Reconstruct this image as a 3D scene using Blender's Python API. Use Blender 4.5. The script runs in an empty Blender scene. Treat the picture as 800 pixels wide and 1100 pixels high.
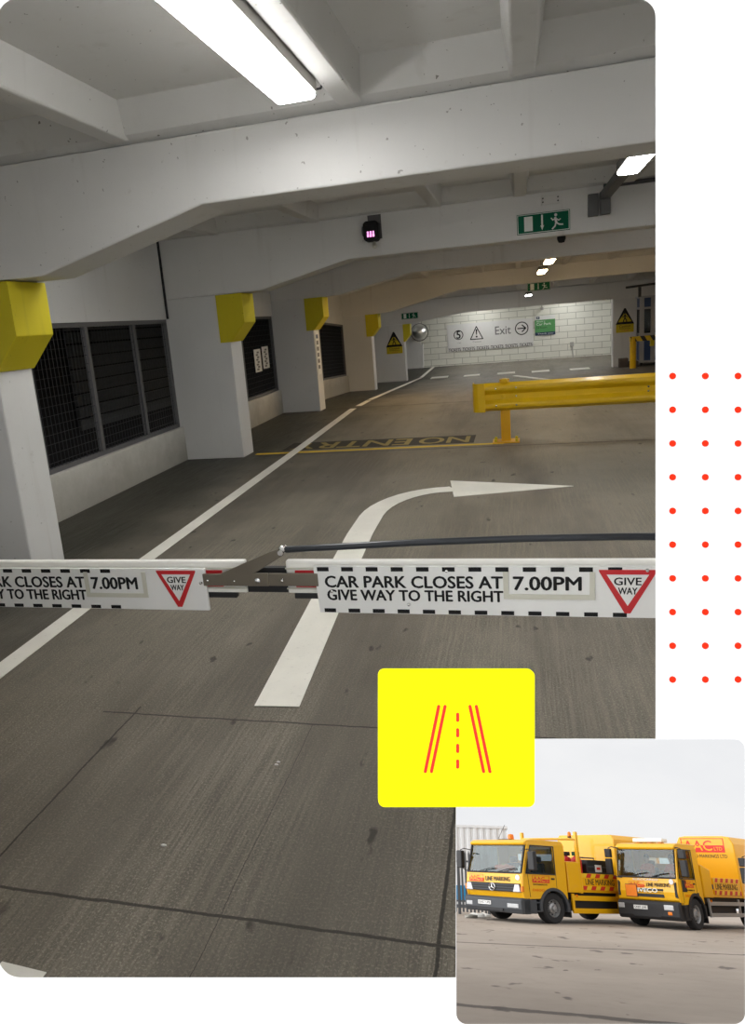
import bpy, bmesh, math, random
from mathutils import Vector, Matrix
from mathutils.geometry import tessellate_polygon
random.seed(7)
D = bpy.data
COL = bpy.context.scene.collection
PI = math.pi

# ------------------------------------------------------------------ camera solve
F_PX = 781.0
PPX, PPY = 352.0, 525.0
CAM = Vector((0, 0, 1.55))
AX = Vector((0.96582028, 0.24452472, -0.08601655))     # camera right, in the world
AD = Vector((-0.02706673, -0.23488828, -0.97164545))   # camera down
AF = Vector((-0.25779561, 0.94076307, -0.22024138))    # camera forward
def ray(x, y): return AX*(x-PPX) + AD*(y-PPY) + AF*F_PX
def at_y(x, y, Y):
    d = ray(x, y); return CAM + d*(Y/d.y)
def at_x(x, y, X):
    d = ray(x, y); return CAM + d*(X/d.x)
def at_z(x, y, z):
    d = ray(x, y); return CAM + d*((z-CAM.z)/d.z)
def at_d(x, y, depth): return CAM + ray(x, y)*(depth/F_PX)
def proj(p):
    v = Vector(p)-CAM; z = v.dot(AF)
    return (PPX+F_PX*v.dot(AX)/z, PPY+F_PX*v.dot(AD)/z)

# the deck: level to Y=13.2, then a gentle ramp down, then level again
RAMP0, RAMP1, DROP = 13.2, 24.4, 0.52
def fz(Y):
    if Y <= RAMP0: return 0.0
    if Y >= RAMP1: return -DROP
    return -DROP*(Y-RAMP0)/(RAMP1-RAMP0)
def on_floor(x, y):
    d = ray(x, y)
    lo, hi = 0.2, 60.0
    for _ in range(50):
        m = (lo+hi)/2; p = CAM + d*(m/d.y)
        if p.z > fz(p.y): lo = m
        else: hi = m
    return CAM + d*(lo/d.y)

# ------------------------------------------------------------------ mesh builder
class MB:
    def __init__(s): s.v = []; s.f = []
    def add(s, vs, fs):
        b = len(s.v); s.v += [Vector(p) for p in vs]; s.f += [tuple(b+i for i in f) for f in fs]; return s
    def hexa(s, p):          # 8 corners: bottom loop 0-3, top loop 4-7
        return s.add(p, [(3,2,1,0),(4,5,6,7),(0,1,5,4),(1,2,6,5),(2,3,7,6),(3,0,4,7)])
    def box(s, x0, x1, y0, y1, z0, z1):
        return s.hexa([(x0,y0,z0),(x1,y0,z0),(x1,y1,z0),(x0,y1,z0),(x0,y0,z1),(x1,y0,z1),(x1,y1,z1),(x0,y1,z1)])
    def prism(s, poly, axis, a, b):   # polygon in the two other axes, extruded along axis a..b
        def P(q, t):
            return {'x': (t, q[0], q[1]), 'y': (q[0], t, q[1]), 'z': (q[0], q[1], t)}[axis]
        n = len(poly)
        vs = [P(q, a) for q in poly] + [P(q, b) for q in poly]
        fs = [(i, (i+1) % n, n+(i+1) % n, n+i) for i in range(n)]
        tri = tessellate_polygon([[Vector((q[0], q[1], 0)) for q in poly]])
        for t in tri: fs += [tuple(t), tuple(n+i for i in reversed(t))]
        return s.add(vs, fs)
    def cyl(s, p0, p1, r0, r1=None, n=16, caps=True):
        p0, p1 = Vector(p0), Vector(p1); r1 = r0 if r1 is None else r1
        d = (p1-p0).normalized(); u = d.orthogonal().normalized(); w = d.cross(u)
        vs = []
        for p, r in ((p0, r0), (p1, r1)):
            vs += [p + (u*math.cos(2*PI*i/n) + w*math.sin(2*PI*i/n))*r for i in range(n)]
        fs = [(i, (i+1) % n, n+(i+1) % n, n+i) for i in range(n)]
        if caps: fs += [tuple(reversed(range(n))), tuple(range(n, 2*n))]
        return s.add(vs, fs)
    def tube(s, pts, r, n=10):
        pts = [Vector(p) for p in pts]; rings = []
        for i, p in enumerate(pts):
            d = (pts[min(i+1, len(pts)-1)] - pts[max(i-1, 0)]).normalized()
            ref = Vector((0, 0, 1)) if abs(d.z) < .9 else Vector((1, 0, 0))
            u = d.cross(ref).normalized(); w = d.cross(u)
            rings.append([p + (u*math.cos(2*PI*k/n) + w*math.sin(2*PI*k/n))*r for k in range(n)])
        vs = [q for R_ in rings for q in R_]; fs = []
        for i in range(len(pts)-1):
            for k in range(n):
                fs.append((i*n+k, i*n+(k+1) % n, (i+1)*n+(k+1) % n, (i+1)*n+k))
        fs += [tuple(range(n)), tuple(range((len(pts)-1)*n, len(pts)*n))]
        return s.add(vs, fs)
    def lathe(s, prof, o, axis, n=28):   # prof: (radius, offset along axis)
        o = Vector(o); d = Vector(axis).normalized(); u = d.orthogonal().normalized(); w = d.cross(u)
        vs = []
        for r, t in prof:
            vs += [o + d*t + (u*math.cos(2*PI*i/n) + w*math.sin(2*PI*i/n))*r for i in range(n)]
        fs = []
        for j in range(len(prof)-1):
            for i in range(n):
                fs.append((j*n+i, j*n+(i+1) % n, (j+1)*n+(i+1) % n, (j+1)*n+i))
        return s.add(vs, fs)
    def ball(s, c, r, n=14, sx=1, sy=1, sz=1):
        c = Vector(c); vs = []; fs = []; m = n//2
        for j in range(m+1):
            t = PI*j/m
            for i in range(n):
                a = 2*PI*i/n
                vs.append(c + Vector((r*sx*math.sin(t)*math.cos(a), r*sy*math.sin(t)*math.sin(a), r*sz*math.cos(t))))
        for j in range(m):
            for i in range(n):
                fs.append((j*n+i, (j+1)*n+i, (j+1)*n+(i+1) % n, j*n+(i+1) % n))
        return s.add(vs, fs)
    def slab(s, pts, nrm, t):            # flat outline (3-D points) given thickness t along nrm
        nrm = Vector(nrm).normalized(); pts = [Vector(p) for p in pts]; n = len(pts)
        vs = pts + [p+nrm*t for p in pts]
        fs = [(i, (i+1) % n, n+(i+1) % n, n+i) for i in range(n)]
        ref = nrm.orthogonal().normalized(); w = nrm.cross(ref)
        for tr in tessellate_polygon([[Vector((p.dot(ref), p.dot(w), 0)) for p in pts]]):
            fs += [tuple(tr), tuple(n+i for i in reversed(tr))]
        return s.add(vs, fs)
    def build(s, name, m, parent=None, bevel=0.0, smooth=False, clip=False, seg=2):
        me = D.meshes.new(name); me.from_pydata([tuple(p) for p in s.v], [], s.f)
        bm = bmesh.new(); bm.from_mesh(me)
        bmesh.ops.remove_doubles(bm, verts=bm.verts, dist=1e-5)
        if clip:
            bmesh.ops.bisect_plane(bm, geom=bm.verts[:]+bm.edges[:]+bm.faces[:], plane_co=CAM+AF*(BOARD+.035), plane_no=-AF, clear_outer=True)
        bmesh.ops.recalc_face_normals(bm, faces=bm.faces)
        bm.to_mesh(me); bm.free()
        if smooth:
            for p in me.polygons: p.use_smooth = True
            try: me.set_sharp_from_angle(angle=math.radians(40))
            except Exception: pass
        me.materials.append(m)
        o = D.objects.new(name, me); COL.objects.link(o)
        if parent is not None: o.parent = parent
        if bevel:
            b = o.modifiers.new('round', 'BEVEL'); b.width = bevel; b.segments = seg; b.limit_method = 'ANGLE'; b.angle_limit = math.radians(40)
        return o

def tag(o, label=None, cat=None, group=None, kind=None):
    if label: o['label'] = label
    if cat: o['category'] = cat
    if group: o['group'] = group
    if kind: o['kind'] = kind
    return o
def empty(name, loc=(0, 0, 0), mat=None):
    o = D.objects.new(name, None); COL.objects.link(o); o.empty_display_size = .1
    if mat is not None: o.matrix_world = mat
    else: o.location = loc
    return o
def struct(o, label=None): return tag(o, label, kind='structure')

def text_mesh(txt, bold=0.0, spacing=1.0):
    cu = D.curves.new('lettering', 'FONT'); cu.body = txt; cu.size = 1; cu.offset = bold; cu.space_character = spacing; cu.resolution_u = 3
    o = D.objects.new('lettering', cu); COL.objects.link(o)
    dg = bpy.context.evaluated_depsgraph_get(); dg.update()
    me = D.meshes.new_from_object(o.evaluated_get(dg))
    D.objects.remove(o); D.curves.remove(cu)
    return me
def lettering(txt, org, ux, uy, w, h, m, parent=None, bold=0.0, t=.002, name='lettering', band=None, spacing=1.0):
    """txt filling the w x h rectangle whose lower left corner is org; raised by t along ux x uy. band=(lo,hi) keeps that share of the height."""
    me = text_mesh(txt, 0, spacing)
    ux = Vector(ux).normalized(); uy = Vector(uy).normalized(); n = ux.cross(uy); org = Vector(org)
    xs = [v.co.x for v in me.vertices]; ys = [v.co.y for v in me.vertices]
    x0, x1, y0, y1 = min(xs), max(xs), min(ys), max(ys)
    bm = bmesh.new(); bm.from_mesh(me)
    for v in bm.verts: v.co = Vector(((v.co.x-x0)/(x1-x0)*w, (v.co.y-y0)/(y1-y0)*h, 0))
    if band:
        for yy, no in ((band[0]*h, (0, -1, 0)), (band[1]*h, (0, 1, 0))):
            bmesh.ops.bisect_plane(bm, geom=bm.verts[:]+bm.edges[:]+bm.faces[:], plane_co=(0, yy, 0), plane_no=no, clear_outer=True)
    if bold:
        base = bm.faces[:]; kk = 0
        for sx, sy in ((1, 0), (-1, 0), (0, 1), (0, -1)):
            dup = bmesh.ops.duplicate(bm, geom=base)
            kk += 1
            for g in dup['geom']:
                if isinstance(g, bmesh.types.BMVert): g.co.x += sx*bold*h; g.co.y += sy*bold*h*.6; g.co.z += t*.06*kk
    ex = bmesh.ops.extrude_face_region(bm, geom=bm.faces[:])
    for g in ex['geom']:
        if isinstance(g, bmesh.types.BMVert): g.co.z += t
    for v in bm.verts:
        c = v.co.copy(); v.co = org + ux*c.x + uy*c.y + n*c.z
    bmesh.ops.recalc_face_normals(bm, faces=bm.faces)
    bm.to_mesh(me); bm.free()
    me.materials.clear(); me.materials.append(m); me.name = name
    o = D.objects.new(name, me); COL.objects.link(o)
    if parent is not None: o.parent = parent
    return o

class Plane2:   # a flat sheet with its own 2-D axes, for the pictures on signs
    def __init__(s, o, ux, uy, w, h):
        s.o = Vector(o); s.ux = Vector(ux).normalized(); s.uy = Vector(uy).normalized(); s.n = s.ux.cross(s.uy); s.w = w; s.h = h
    def p(s, a, b, d=0): return s.o + s.ux*(a*s.w) + s.uy*(b*s.h) + s.n*d
    def poly(s, mb, pts, d=.003, t=.002): mb.slab([s.p(a, b, d) for a, b in pts], s.n, t); return mb
    def rect(s, mb, a0, b0, a1, b1, d=.003, t=.002): return s.poly(mb, [(a0, b0), (a1, b0), (a1, b1), (a0, b1)], d, t)
    def disc(s, mb, a, b, r, d=.003, t=.002, n=20, r_in=None):
        c = s.p(a, b)
        ring = lambda q: [c + s.n*d + (s.ux*math.cos(2*PI*i/n) + s.uy*math.sin(2*PI*i/n))*q for i in range(n)]
        if r_in is None: mb.slab(ring(r), s.n, t)
        else:
            o_, i_ = ring(r), ring(r_in)
            vs = o_+i_+[p+s.n*t for p in o_+i_]
            fs = []
            for k in range(n):
                j = (k+1) % n
                fs += [(2*n+k, 2*n+j, 3*n+j, 3*n+k), (k, j, 2*n+j, 2*n+k), (n+k, n+j, 3*n+j, 3*n+k)]
            mb.add(vs, fs)
        return mb
    def stroke(s, mb, pts, wd, d=.003, t=.002):   # thick polyline, wd in metres
        for (a, b), (c, e) in zip(pts, pts[1:]):
            p, q = s.p(a, b, d), s.p(c, e, d); k = (q-p).normalized(); m = s.n.cross(k)*wd/2; k = k*wd*.3
            mb.slab([p-k-m, q+k-m, q+k+m, p-k+m], s.n, t)
        return mb
    def text(s, txt, a0, b0, a1, b1, m, parent, bold=0., d=.003, t=.002, name='lettering', **k):
        return lettering(txt, s.p(a0, b0, d), s.ux, s.uy, (a1-a0)*s.w, (b1-b0)*s.h, m, parent, bold, t, name, **k)

# ------------------------------------------------------------------ materials
def nodes_of(name):
    m = D.materials.new(name); m.use_nodes = True; nt = m.node_tree
    return m, nt, nt.nodes['Principled BSDF'], nt.nodes['Material Output']
def N(nt, typ, **k):
    n = nt.nodes.new(typ)
    for a, b in k.items():
        if a.startswith('i_'): n.inputs[int(a[2:])].default_value = b
        else: setattr(n, a, b)
    return n
def mixc(nt, fac, a, b, mode='MIX'):
    n = nt.nodes.new('ShaderNodeMix'); n.data_type = 'RGBA'; n.blend_type = mode
    for key, val in ((0, fac), (6, a), (7, b)):
        if hasattr(val, 'links'): nt.links.new(val, n.inputs[key])
        elif key == 0: n.inputs[0].default_value = val
        else: n.inputs[key].default_value = (*val, 1)
    return n.outputs[2]
def math_(nt, op, a, b=None, c=None, clamp=False):
    n = nt.nodes.new('ShaderNodeMath'); n.operation = op; n.use_clamp = clamp
    for i, v in enumerate((a, b, c)):
        if v is None: continue
        if hasattr(v, 'links'): nt.links.new(v, n.inputs[i])
        else: n.inputs[i].default_value = v
    return n.outputs[0]
def noise(nt, vec, scale, detail=4, rough=.55, stretch=None):
    n = N(nt, 'ShaderNodeTexNoise'); n.inputs['Scale'].default_value = scale; n.inputs['Detail'].default_value = detail; n.inputs['Roughness'].default_value = rough
    if stretch:
        mp = N(nt, 'ShaderNodeMapping'); mp.inputs['Scale'].default_value = stretch
        nt.links.new(vec, mp.inputs[0]); vec = mp.outputs[0]
    nt.links.new(vec, n.inputs['Vector']); return n.outputs[0]
def ramp(nt, v, lo, hi, a=0., b=1.):
    n = N(nt, 'ShaderNodeMapRange'); n.interpolation_type = 'SMOOTHSTEP'
    nt.links.new(v, n.inputs[0]); n.inputs[1].default_value = lo; n.inputs[2].default_value = hi; n.inputs[3].default_value = a; n.inputs[4].default_value = b
    return n.outputs[0]
def bump(nt, b, h, strength, dist=.01):
    n = N(nt, 'ShaderNodeBump'); n.inputs['Strength'].default_value = strength; n.inputs['Distance'].default_value = dist
    nt.links.new(h, n.inputs['Height']); nt.links.new(n.outputs[0], b.inputs['Normal'])
def pos(nt): return N(nt, 'ShaderNodeNewGeometry').outputs['Position']
def objc(nt): return N(nt, 'ShaderNodeTexCoord').outputs['Object']

def plain(name, c, rough=.5, metal=0., var=.08, scale=12., spec=.4, bmp=0., coat=0.):
    m, nt, b, _ = nodes_of(name)
    v = noise(nt, objc(nt), scale)
    dark = tuple(x*(1-var) for x in c); lite = tuple(min(1, x*(1+var)) for x in c)
    nt.links.new(mixc(nt, v, dark, lite), b.inputs['Base Color'])
    b.inputs['Roughness'].default_value = rough; b.inputs['Metallic'].default_value = metal; b.inputs['Specular IOR Level'].default_value = spec
    b.inputs['Coat Weight'].default_value = coat
    if bmp: bump(nt, b, noise(nt, objc(nt), scale*6), bmp)
    return m
def glow(name, c, strength):
    m, nt, b, out = nodes_of(name)
    b.inputs['Base Color'].default_value = (*c, 1); b.inputs['Emission Color'].default_value = (*c, 1)
    v = noise(nt, objc(nt), 3.)
    nt.links.new(math_(nt, 'MULTIPLY_ADD', v, strength*.1, strength*.95), b.inputs['Emission Strength'])
    return m
def painted(name, c, dirt=(.30, .27, .22), spots=.5, low=None, rough=.6):
    """painted concrete with specks, faint runs and scuffs"""
    m, nt, b, _ = nodes_of(name); P = pos(nt)
    big = noise(nt, P, .9, 5); col = mixc(nt, ramp(nt, big, .3, .75), tuple(x*.93 for x in c), c)
    fine = noise(nt, P, 14, 3); col = mixc(nt, ramp(nt, fine, .66, .82, 0, .22), col, dirt)
    vor = noise(nt, P, 34, 2, .4); col = mixc(nt, ramp(nt, vor, .735, .77, 0, spots), col, tuple(x*.35 for x in dirt))
    run = noise(nt, P, 3, 4, stretch=(2.4, 2.4, .18)); col = mixc(nt, ramp(nt, run, .58, .8, 0, .2), col, dirt)
    if low is not None:     # dirty lower part: splash and damp rising from the ground
        sep = N(nt, 'ShaderNodeSeparateXYZ'); nt.links.new(P, sep.inputs[0])
        z = math_(nt, 'ADD', sep.outputs[2], math_(nt, 'MULTIPLY', noise(nt, P, 4, 6, .7), .5))
        col = mixc(nt, ramp(nt, z, .22, low, .55, 0), col, (.16, .145, .11))
    nt.links.new(col, b.inputs['Base Color']); b.inputs['Roughness'].default_value = rough; b.inputs['Specular IOR Level'].default_value = .3
    bump(nt, b, noise(nt, P, 60, 3), .12, .004)
    return m

def floor_material():
    m, nt, b, _ = nodes_of('deck_concrete'); P = pos(nt)
    sep = N(nt, 'ShaderNodeSeparateXYZ'); nt.links.new(P, sep.inputs[0]); X, Y = sep.outputs[0], sep.outputs[1]
    col = mixc(nt, ramp(nt, noise(nt, P, .55, 6, .6), .3, .72), (.180, .160, .127), (.245, .219, .176))
    tine = noise(nt, P, 1, 6, .8, stretch=(70, 1.6, 1)); patch = noise(nt, P, 1.3, 4, .6); col = mixc(nt, math_(nt, 'MULTIPLY', ramp(nt, tine, .42, .60, 1, 0), ramp(nt, patch, .3, .7, .35, .95)), col, (.085, .074, .056))
    grain = noise(nt, P, 130, 3, .7); col = mixc(nt, ramp(nt, grain, .50, .66, 0, .6), col, (.40, .36, .28))
    pit = noise(nt, P, 210, 2, .6); col = mixc(nt, ramp(nt, pit, .56, .7, 0, .6), col, (.06, .05, .036))
    wear = noise(nt, P, 1, 4, .6, stretch=(1.3, .22, 1)); col = mixc(nt, ramp(nt, wear, .44, .66, 0, .65), col, (.085, .073, .058))
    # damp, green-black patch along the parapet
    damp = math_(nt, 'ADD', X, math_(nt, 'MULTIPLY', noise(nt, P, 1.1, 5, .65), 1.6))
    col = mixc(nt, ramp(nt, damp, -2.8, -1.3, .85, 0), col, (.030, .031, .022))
    # oil drips and scuffs
    drip = noise(nt, P, 1, 3, .5, stretch=(9, 4.5, 1)); col = mixc(nt, ramp(nt, drip, .67, .73, 0, .8), col, (.022, .019, .014))
    # saw-cut joints, slightly wandering
    wob = math_(nt, 'MULTIPLY', math_(nt, 'SUBTRACT', noise(nt, P, 5, 5, .7), .5), .022)
    line = None
    def cut(c, at, w, lo=None, hi=None, along=None):
        nonlocal line
        d = math_(nt, 'ABSOLUTE', math_(nt, 'SUBTRACT', math_(nt, 'ADD', c, wob), at))
        k = ramp(nt, d, w*.5, w, 1, 0)
        if lo is not None: k = math_(nt, 'MULTIPLY', k, math_(nt, 'GREATER_THAN', along, lo))
        if hi is not None: k = math_(nt, 'MULTIPLY', k, math_(nt, 'LESS_THAN', along, hi))
        line = k if line is None else math_(nt, 'MAXIMUM', line, k)
    cut(Y, 2.50, .006, -1.78, None, X); cut(Y, 1.525, .007); cut(X, -1.63, .0055, None, 2.56, Y); cut(X, -.235, .007, None, 2.5, Y)
    cut(Y, 8.55, .02); cut(Y, 13.1, .03); cut(X, -.83, .0014, None, 2.5, Y)
    col = mixc(nt, math_(nt, 'MULTIPLY', line, .85), col, (.018, .015, .011))
    nt.links.new(col, b.inputs['Base Color'])
    nt.links.new(ramp(nt, tine, .3, .7, .42, .68), b.inputs['Roughness']); b.inputs['Specular IOR Level'].default_value = .35
    bump(nt, b, math_(nt, 'ADD', tine, math_(nt, 'MULTIPLY', grain, .5)), .35, .006)
    return m

def block_material():
    m, nt, b, _ = nodes_of('painted_blockwork'); P = pos(nt)
    sep = N(nt, 'ShaderNodeSeparateXYZ'); nt.links.new(P, sep.inputs[0])
    cmb = N(nt, 'ShaderNodeCombineXYZ'); nt.links.new(sep.outputs[0], cmb.inputs[0]); nt.links.new(sep.outputs[2], cmb.inputs[1])
    br = N(nt, 'ShaderNodeTexBrick'); nt.links.new(cmb.outputs[0], br.inputs['Vector'])
    br.inputs['Scale'].default_value = 1; br.inputs['Brick Width'].default_value = .62; br.inputs['Row Height'].default_value = .235
    br.inputs['Mortar Size'].default_value = .012; br.inputs['Mortar Smooth'].default_value = .3
    br.inputs['Color1'].default_value = (.80, .80, .72, 1); br.inputs['Color2'].default_value = (.74, .74, .66, 1); br.inputs['Mortar'].default_value = (.42, .42, .36, 1)
    nt.links.new(mixc(nt, ramp(nt, noise(nt, P, 5), .55, .8, 0, .25), br.outputs[0], (.5, .48, .4)), b.inputs['Base Color'])
    b.inputs['Roughness'].default_value = .65
    bump(nt, b, br.outputs[1], -.4, .01)
    return m

def paint_mark(name, c, worn=.5):
    m, nt, b, _ = nodes_of(name); P = pos(nt)
    w = noise(nt, P, 38, 5, .75)
    col = mixc(nt, ramp(nt, w, .58, .78, 0, worn), c, (.14, .125, .10))
    col = mixc(nt, ramp(nt, noise(nt, P, 3, 4), .3, .75, .28, 0), col, tuple(x*.6 for x in c))
    nt.links.new(col, b.inputs['Base Color']); b.inputs['Roughness'].default_value = .6
    bump(nt, b, w, .3, .003)
    return m

def stripes(name, a, c, vec, per, duty=.5):
    """two-colour slanted tape"""
    m, nt, b, _ = nodes_of(name)
    dp = N(nt, 'ShaderNodeVectorMath', operation='DOT_PRODUCT'); nt.links.new(objc(nt), dp.inputs[0]); dp.inputs[1].default_value = vec
    fr = math_(nt, 'FRACT', math_(nt, 'DIVIDE', dp.outputs['Value'], per))
    nt.links.new(mixc(nt, math_(nt, 'GREATER_THAN', fr, duty), a, c), b.inputs['Base Color']); b.inputs['Roughness'].default_value = .45
    return m

def glass(name, tint, refl=.10):
    m, nt, b, out = nodes_of(name); nt.nodes.remove(b)
    tr = N(nt, 'ShaderNodeBsdfTransparent'); tr.inputs[0].default_value = (*tint, 1)
    gl = N(nt, 'ShaderNodeBsdfGlossy'); gl.inputs['Roughness'].default_value = .05
    lw = N(nt, 'ShaderNodeLayerWeight'); lw.inputs[0].default_value = .25
    mx = N(nt, 'ShaderNodeMixShader'); nt.links.new(math_(nt, 'MULTIPLY_ADD', lw.outputs[1], .22, refl), mx.inputs[0])
    nt.links.new(tr.outputs[0], mx.inputs[1]); nt.links.new(gl.outputs[0], mx.inputs[2]); nt.links.new(mx.outputs[0], out.inputs[0])
    return m

LAMP = 26.0
M = {}
M['floor'] = floor_material(); M['block'] = block_material()
M['ceil'] = painted('ceiling_paint', (.67, .665, .645), spots=.8)
M['beam'] = painted('beam_paint', (.71, .705, .69), spots=.55)
M['pillar'] = painted('pillar_paint', (.68, .68, .67), spots=.35)
M['parapet'] = painted('parapet_paint', (.66, .65, .60), low=.85, spots=.7)
M['pad'] = painted('yellow_pad_paint', (.62, .52, .02), dirt=(.16, .13, .03), spots=.4)
M['white_line'] = paint_mark('white_road_paint', (.82, .80, .72)); M['yellow_line'] = paint_mark('yellow_road_paint', (.74, .50, .02), .35)
M['blackout'] = plain('patched_tarmac', (.028, .026, .022), .75, bmp=.3); M['dull_yellow'] = paint_mark('faded_yellow_paint', (.27, .20, .045), .6)
M['rail'] = plain('yellow_gloss_paint', (.80, .50, .006), .35, var=.12, scale=6, coat=.2)
M['rail_end'] = plain('guard_rail_inside', (.05, .06, .11), .6)
M['post'] = plain('amber_gloss_paint', (.72, .38, .01), .4)
M['steel_dark'] = plain('window_steel', (.15, .15, .155), .55, .3); M['wire'] = plain('grille_wire', (.05, .05, .055), .5, .5)
M['dark_fill'] = plain('painted_darkness', (.006, .006, .007), .9)  # flat black standing in for the dark behind the windows
M['sign_white'] = plain('white_sign_sheet', (.74, .74, .72), .4, var=.05, scale=7); M['black'] = plain('black_vinyl', (.010, .010, .011), .6, spec=.2)
M['red'] = plain('red_vinyl', (.50, .02, .025), .4); M['green'] = plain('exit_green', (.003, .105, .055), .55, spec=.1); M['pale'] = plain('exit_white', (.75, .78, .74), .45)
M['alu'] = plain('white_aluminium', (.80, .79, .74), .35); M['bracket'] = plain('taupe_bracket_steel', (.155, .135, .105), .42, .35, var=.12)
M['chrome'] = plain('bright_bolt', (.7, .7, .7), .2, 1.); M['rubber'] = plain('black_rubber', (.015, .015, .016), .55); M['rod'] = plain('black_push_rod', (.02, .023, .028), .28)
M['plate'] = plain('aged_clear_plate', (.56, .55, .47), .3); M['mirror'] = plain('convex_mirror_steel', (.9, .9, .88), .33, 1.)
M['lamp_on'] = glow('fluorescent_diffuser', (1, .99, .97), LAMP); M['lamp_warm'] = glow('warm_fluorescent_diffuser', (1, .74, .44), 40.0); M['lamp_case'] = plain('lamp_housing', (.10, .10, .10), .5)
M['lamp_case_w'] = plain('pale_lamp_housing', (.42, .41, .38), .5)
M['lcd'] = glow('pink_display', (1, .35, .8), 1.6); M['cable'] = plain('dark_conduit', (.05, .05, .055), .5)
M['warn'] = plain('warning_yellow', (.56, .43, .01), .45); M['booth'] = plain('booth_blue', (.025, .06, .16), .45); M['booth_frame'] = plain('booth_grey_frame', (.36, .36, .38), .4)
M['booth_glass'] = glass('booth_glass', (.35, .40, .42), .08); M['wood'] = plain('booth_counter_wood', (.22, .11, .05), .5); M['timber'] = plain('weathered_timber', (.10, .08, .065), .8)
M['hazard'] = stripes('yellow_black_tape', (.62, .44, .01), (.015, .015, .015), (1, 0, .55), .26, .55)
M['display'] = plain('white_page_surround', (.93, .93, .93), .85, var=.012, spec=.03); M['card'] = plain('bright_yellow_card', (.985, .955, .006), .85, var=.01, spec=.03)
M['icon_red'] = plain('icon_red', (.80, .045, .028), .85, var=.02, spec=.03); M['dot_red'] = plain('dot_red', (.94, .030, .009), .85, var=.02, spec=.03)
M['lining'] = plain('shaft_lining', (.75, .75, .75), .7)
M['board_green'] = plain('green_notice', (.09, .30, .10), .45); M['navy'] = plain('navy_print', (.02, .04, .09), .45); M['grey_print'] = plain('grey_print', (.16, .16, .16), .5)
M['debris'] = plain('pale_litter', (.75, .74, .70), .7)

BOARD = 1.30          # distance of the white page surround along the view axis

# ------------------------------------------------------------------ car park shell
def wl(Y): return -3.98 - .025*Y         # inner face of the parapet wall
WR = 6.0
def edge_y(x, z, d):                      # where the surround's plane crosses this x, z
    return (d - AX.z*0 - (AF.x*x + AF.z*(z-CAM.z)))/AF.y
# rounded rectangles of the page surround (fractions of it, given in the picture's grid)
def rrect(x0, y0, x1, y1, r, n=8):
    pts = []
    for cx, cy, a in ((x1-r, y0+r, -90), (x1-r, y1-r, 0), (x0+r, y1-r, 90), (x0+r, y0+r, 180)):
        for i in range(n+1):
            t = math.radians(a + 90*i/n); pts.append((cx + r*math.cos(t), cy + r*math.sin(t)))
    return pts
INSET = (490, 794, 800, 1100); INSET_R = 11
inset_px = rrect(*INSET, INSET_R)

def hole_loop(z):
    return [at_z(x, y, z) for x, y in inset_px]
YB = 31.0
def deck():
    mb = MB()
    for z, up in ((0., True), (-.16, False)):
        outer = [Vector((-5.2, edge_y(-5.2, z, BOARD+.035), z)), Vector((WR+.2, edge_y(WR+.2, z, BOARD+.035), z)), Vector((WR+.2, RAMP0, z)), Vector((-5.2, RAMP0, z))]
        hole = hole_loop(z)
        pts = outer + hole
        tri = tessellate_polygon([[Vector((p.x, p.y, 0)) for p in outer], [Vector((p.x, p.y, 0)) for p in hole]])
        mb.add(pts, [tuple(t) for t in tri])
    a, b = hole_loop(0.), hole_loop(-.16); n = len(a)
    mb.add(a+b, [(i, (i+1) % n, n+(i+1) % n, n+i) for i in range(n)])
    for y0, y1 in ((RAMP0, RAMP1), (RAMP1, YB)):
        mb.hexa([(-5.4, y0, fz(y0)-.16), (WR+.2, y0, fz(y0)-.16), (WR+.2, y1, fz(y1)-.16), (-5.4, y1, fz(y1)-.16), (-5.4, y0, fz(y0)), (WR+.2, y0, fz(y0)), (WR+.2, y1, fz(y1)), (-5.4, y1, fz(y1))])
    return struct(mb.build('floor', M['floor']))
deck()

TH = .37
# pillars along the parapet: front Y, end X, soffit at the pillar, soffit mid, top of beam, start and end of the haunch
PIL = [(4.165, -3.33, 1.995, 2.285, 2.665, -2.87, -1.742),
       (8.50, -3.39, 2.006, 2.25, 2.705, -2.94, -1.84),
       (12.95, -3.55, 2.03, 2.285, 2.655, -3.02, -1.76),
       (19.30, -3.73, 1.70, 2.10, 2.50, -3.30, -1.40),
       (24.20, -3.60, 1.33, 1.535, 2.03, -3.30, -1.60)]
def slab_z(Y):
    ks = [(-2, 2.86), (13.2, 2.86), (19.5, 2.70), (24.4, 2.32), (40, 2.32)]
    for (a, za), (b, zb) in zip(ks, ks[1:]):
        if a <= Y <= b: return za + (zb-za)*(Y-a)/(b-a)
    return 2.4
def rib_z(Y):
    ks = [(-1, 2.665), (8.5, 2.69), (13.2, 2.66), (19.5, 2.46), (24.4, 2.05), (40, 2.0)]
    for (a, za), (b, zb) in zip(ks, ks[1:]):
        if a <= Y <= b: return za + (zb-za)*(Y-a)/(b-a)
    return 2.0
mb = MB()
ys = [-1.5, 13.2, 19.5, 24.4, YB]
for a, b in zip(ys, ys[1:]):
    za, zb = slab_z(max(a, -1)), slab_z(b)
    mb.hexa([(-5.4, a, za), (WR+.2, a, za), (WR+.2, b, zb), (-5.4, b, zb), (-5.4, a, za+.2), (WR+.2, a, za+.2), (WR+.2, b, zb+.2), (-5.4, b, zb+.2)])
struct(mb.build('ceiling', M['ceil'], clip=True))

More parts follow.
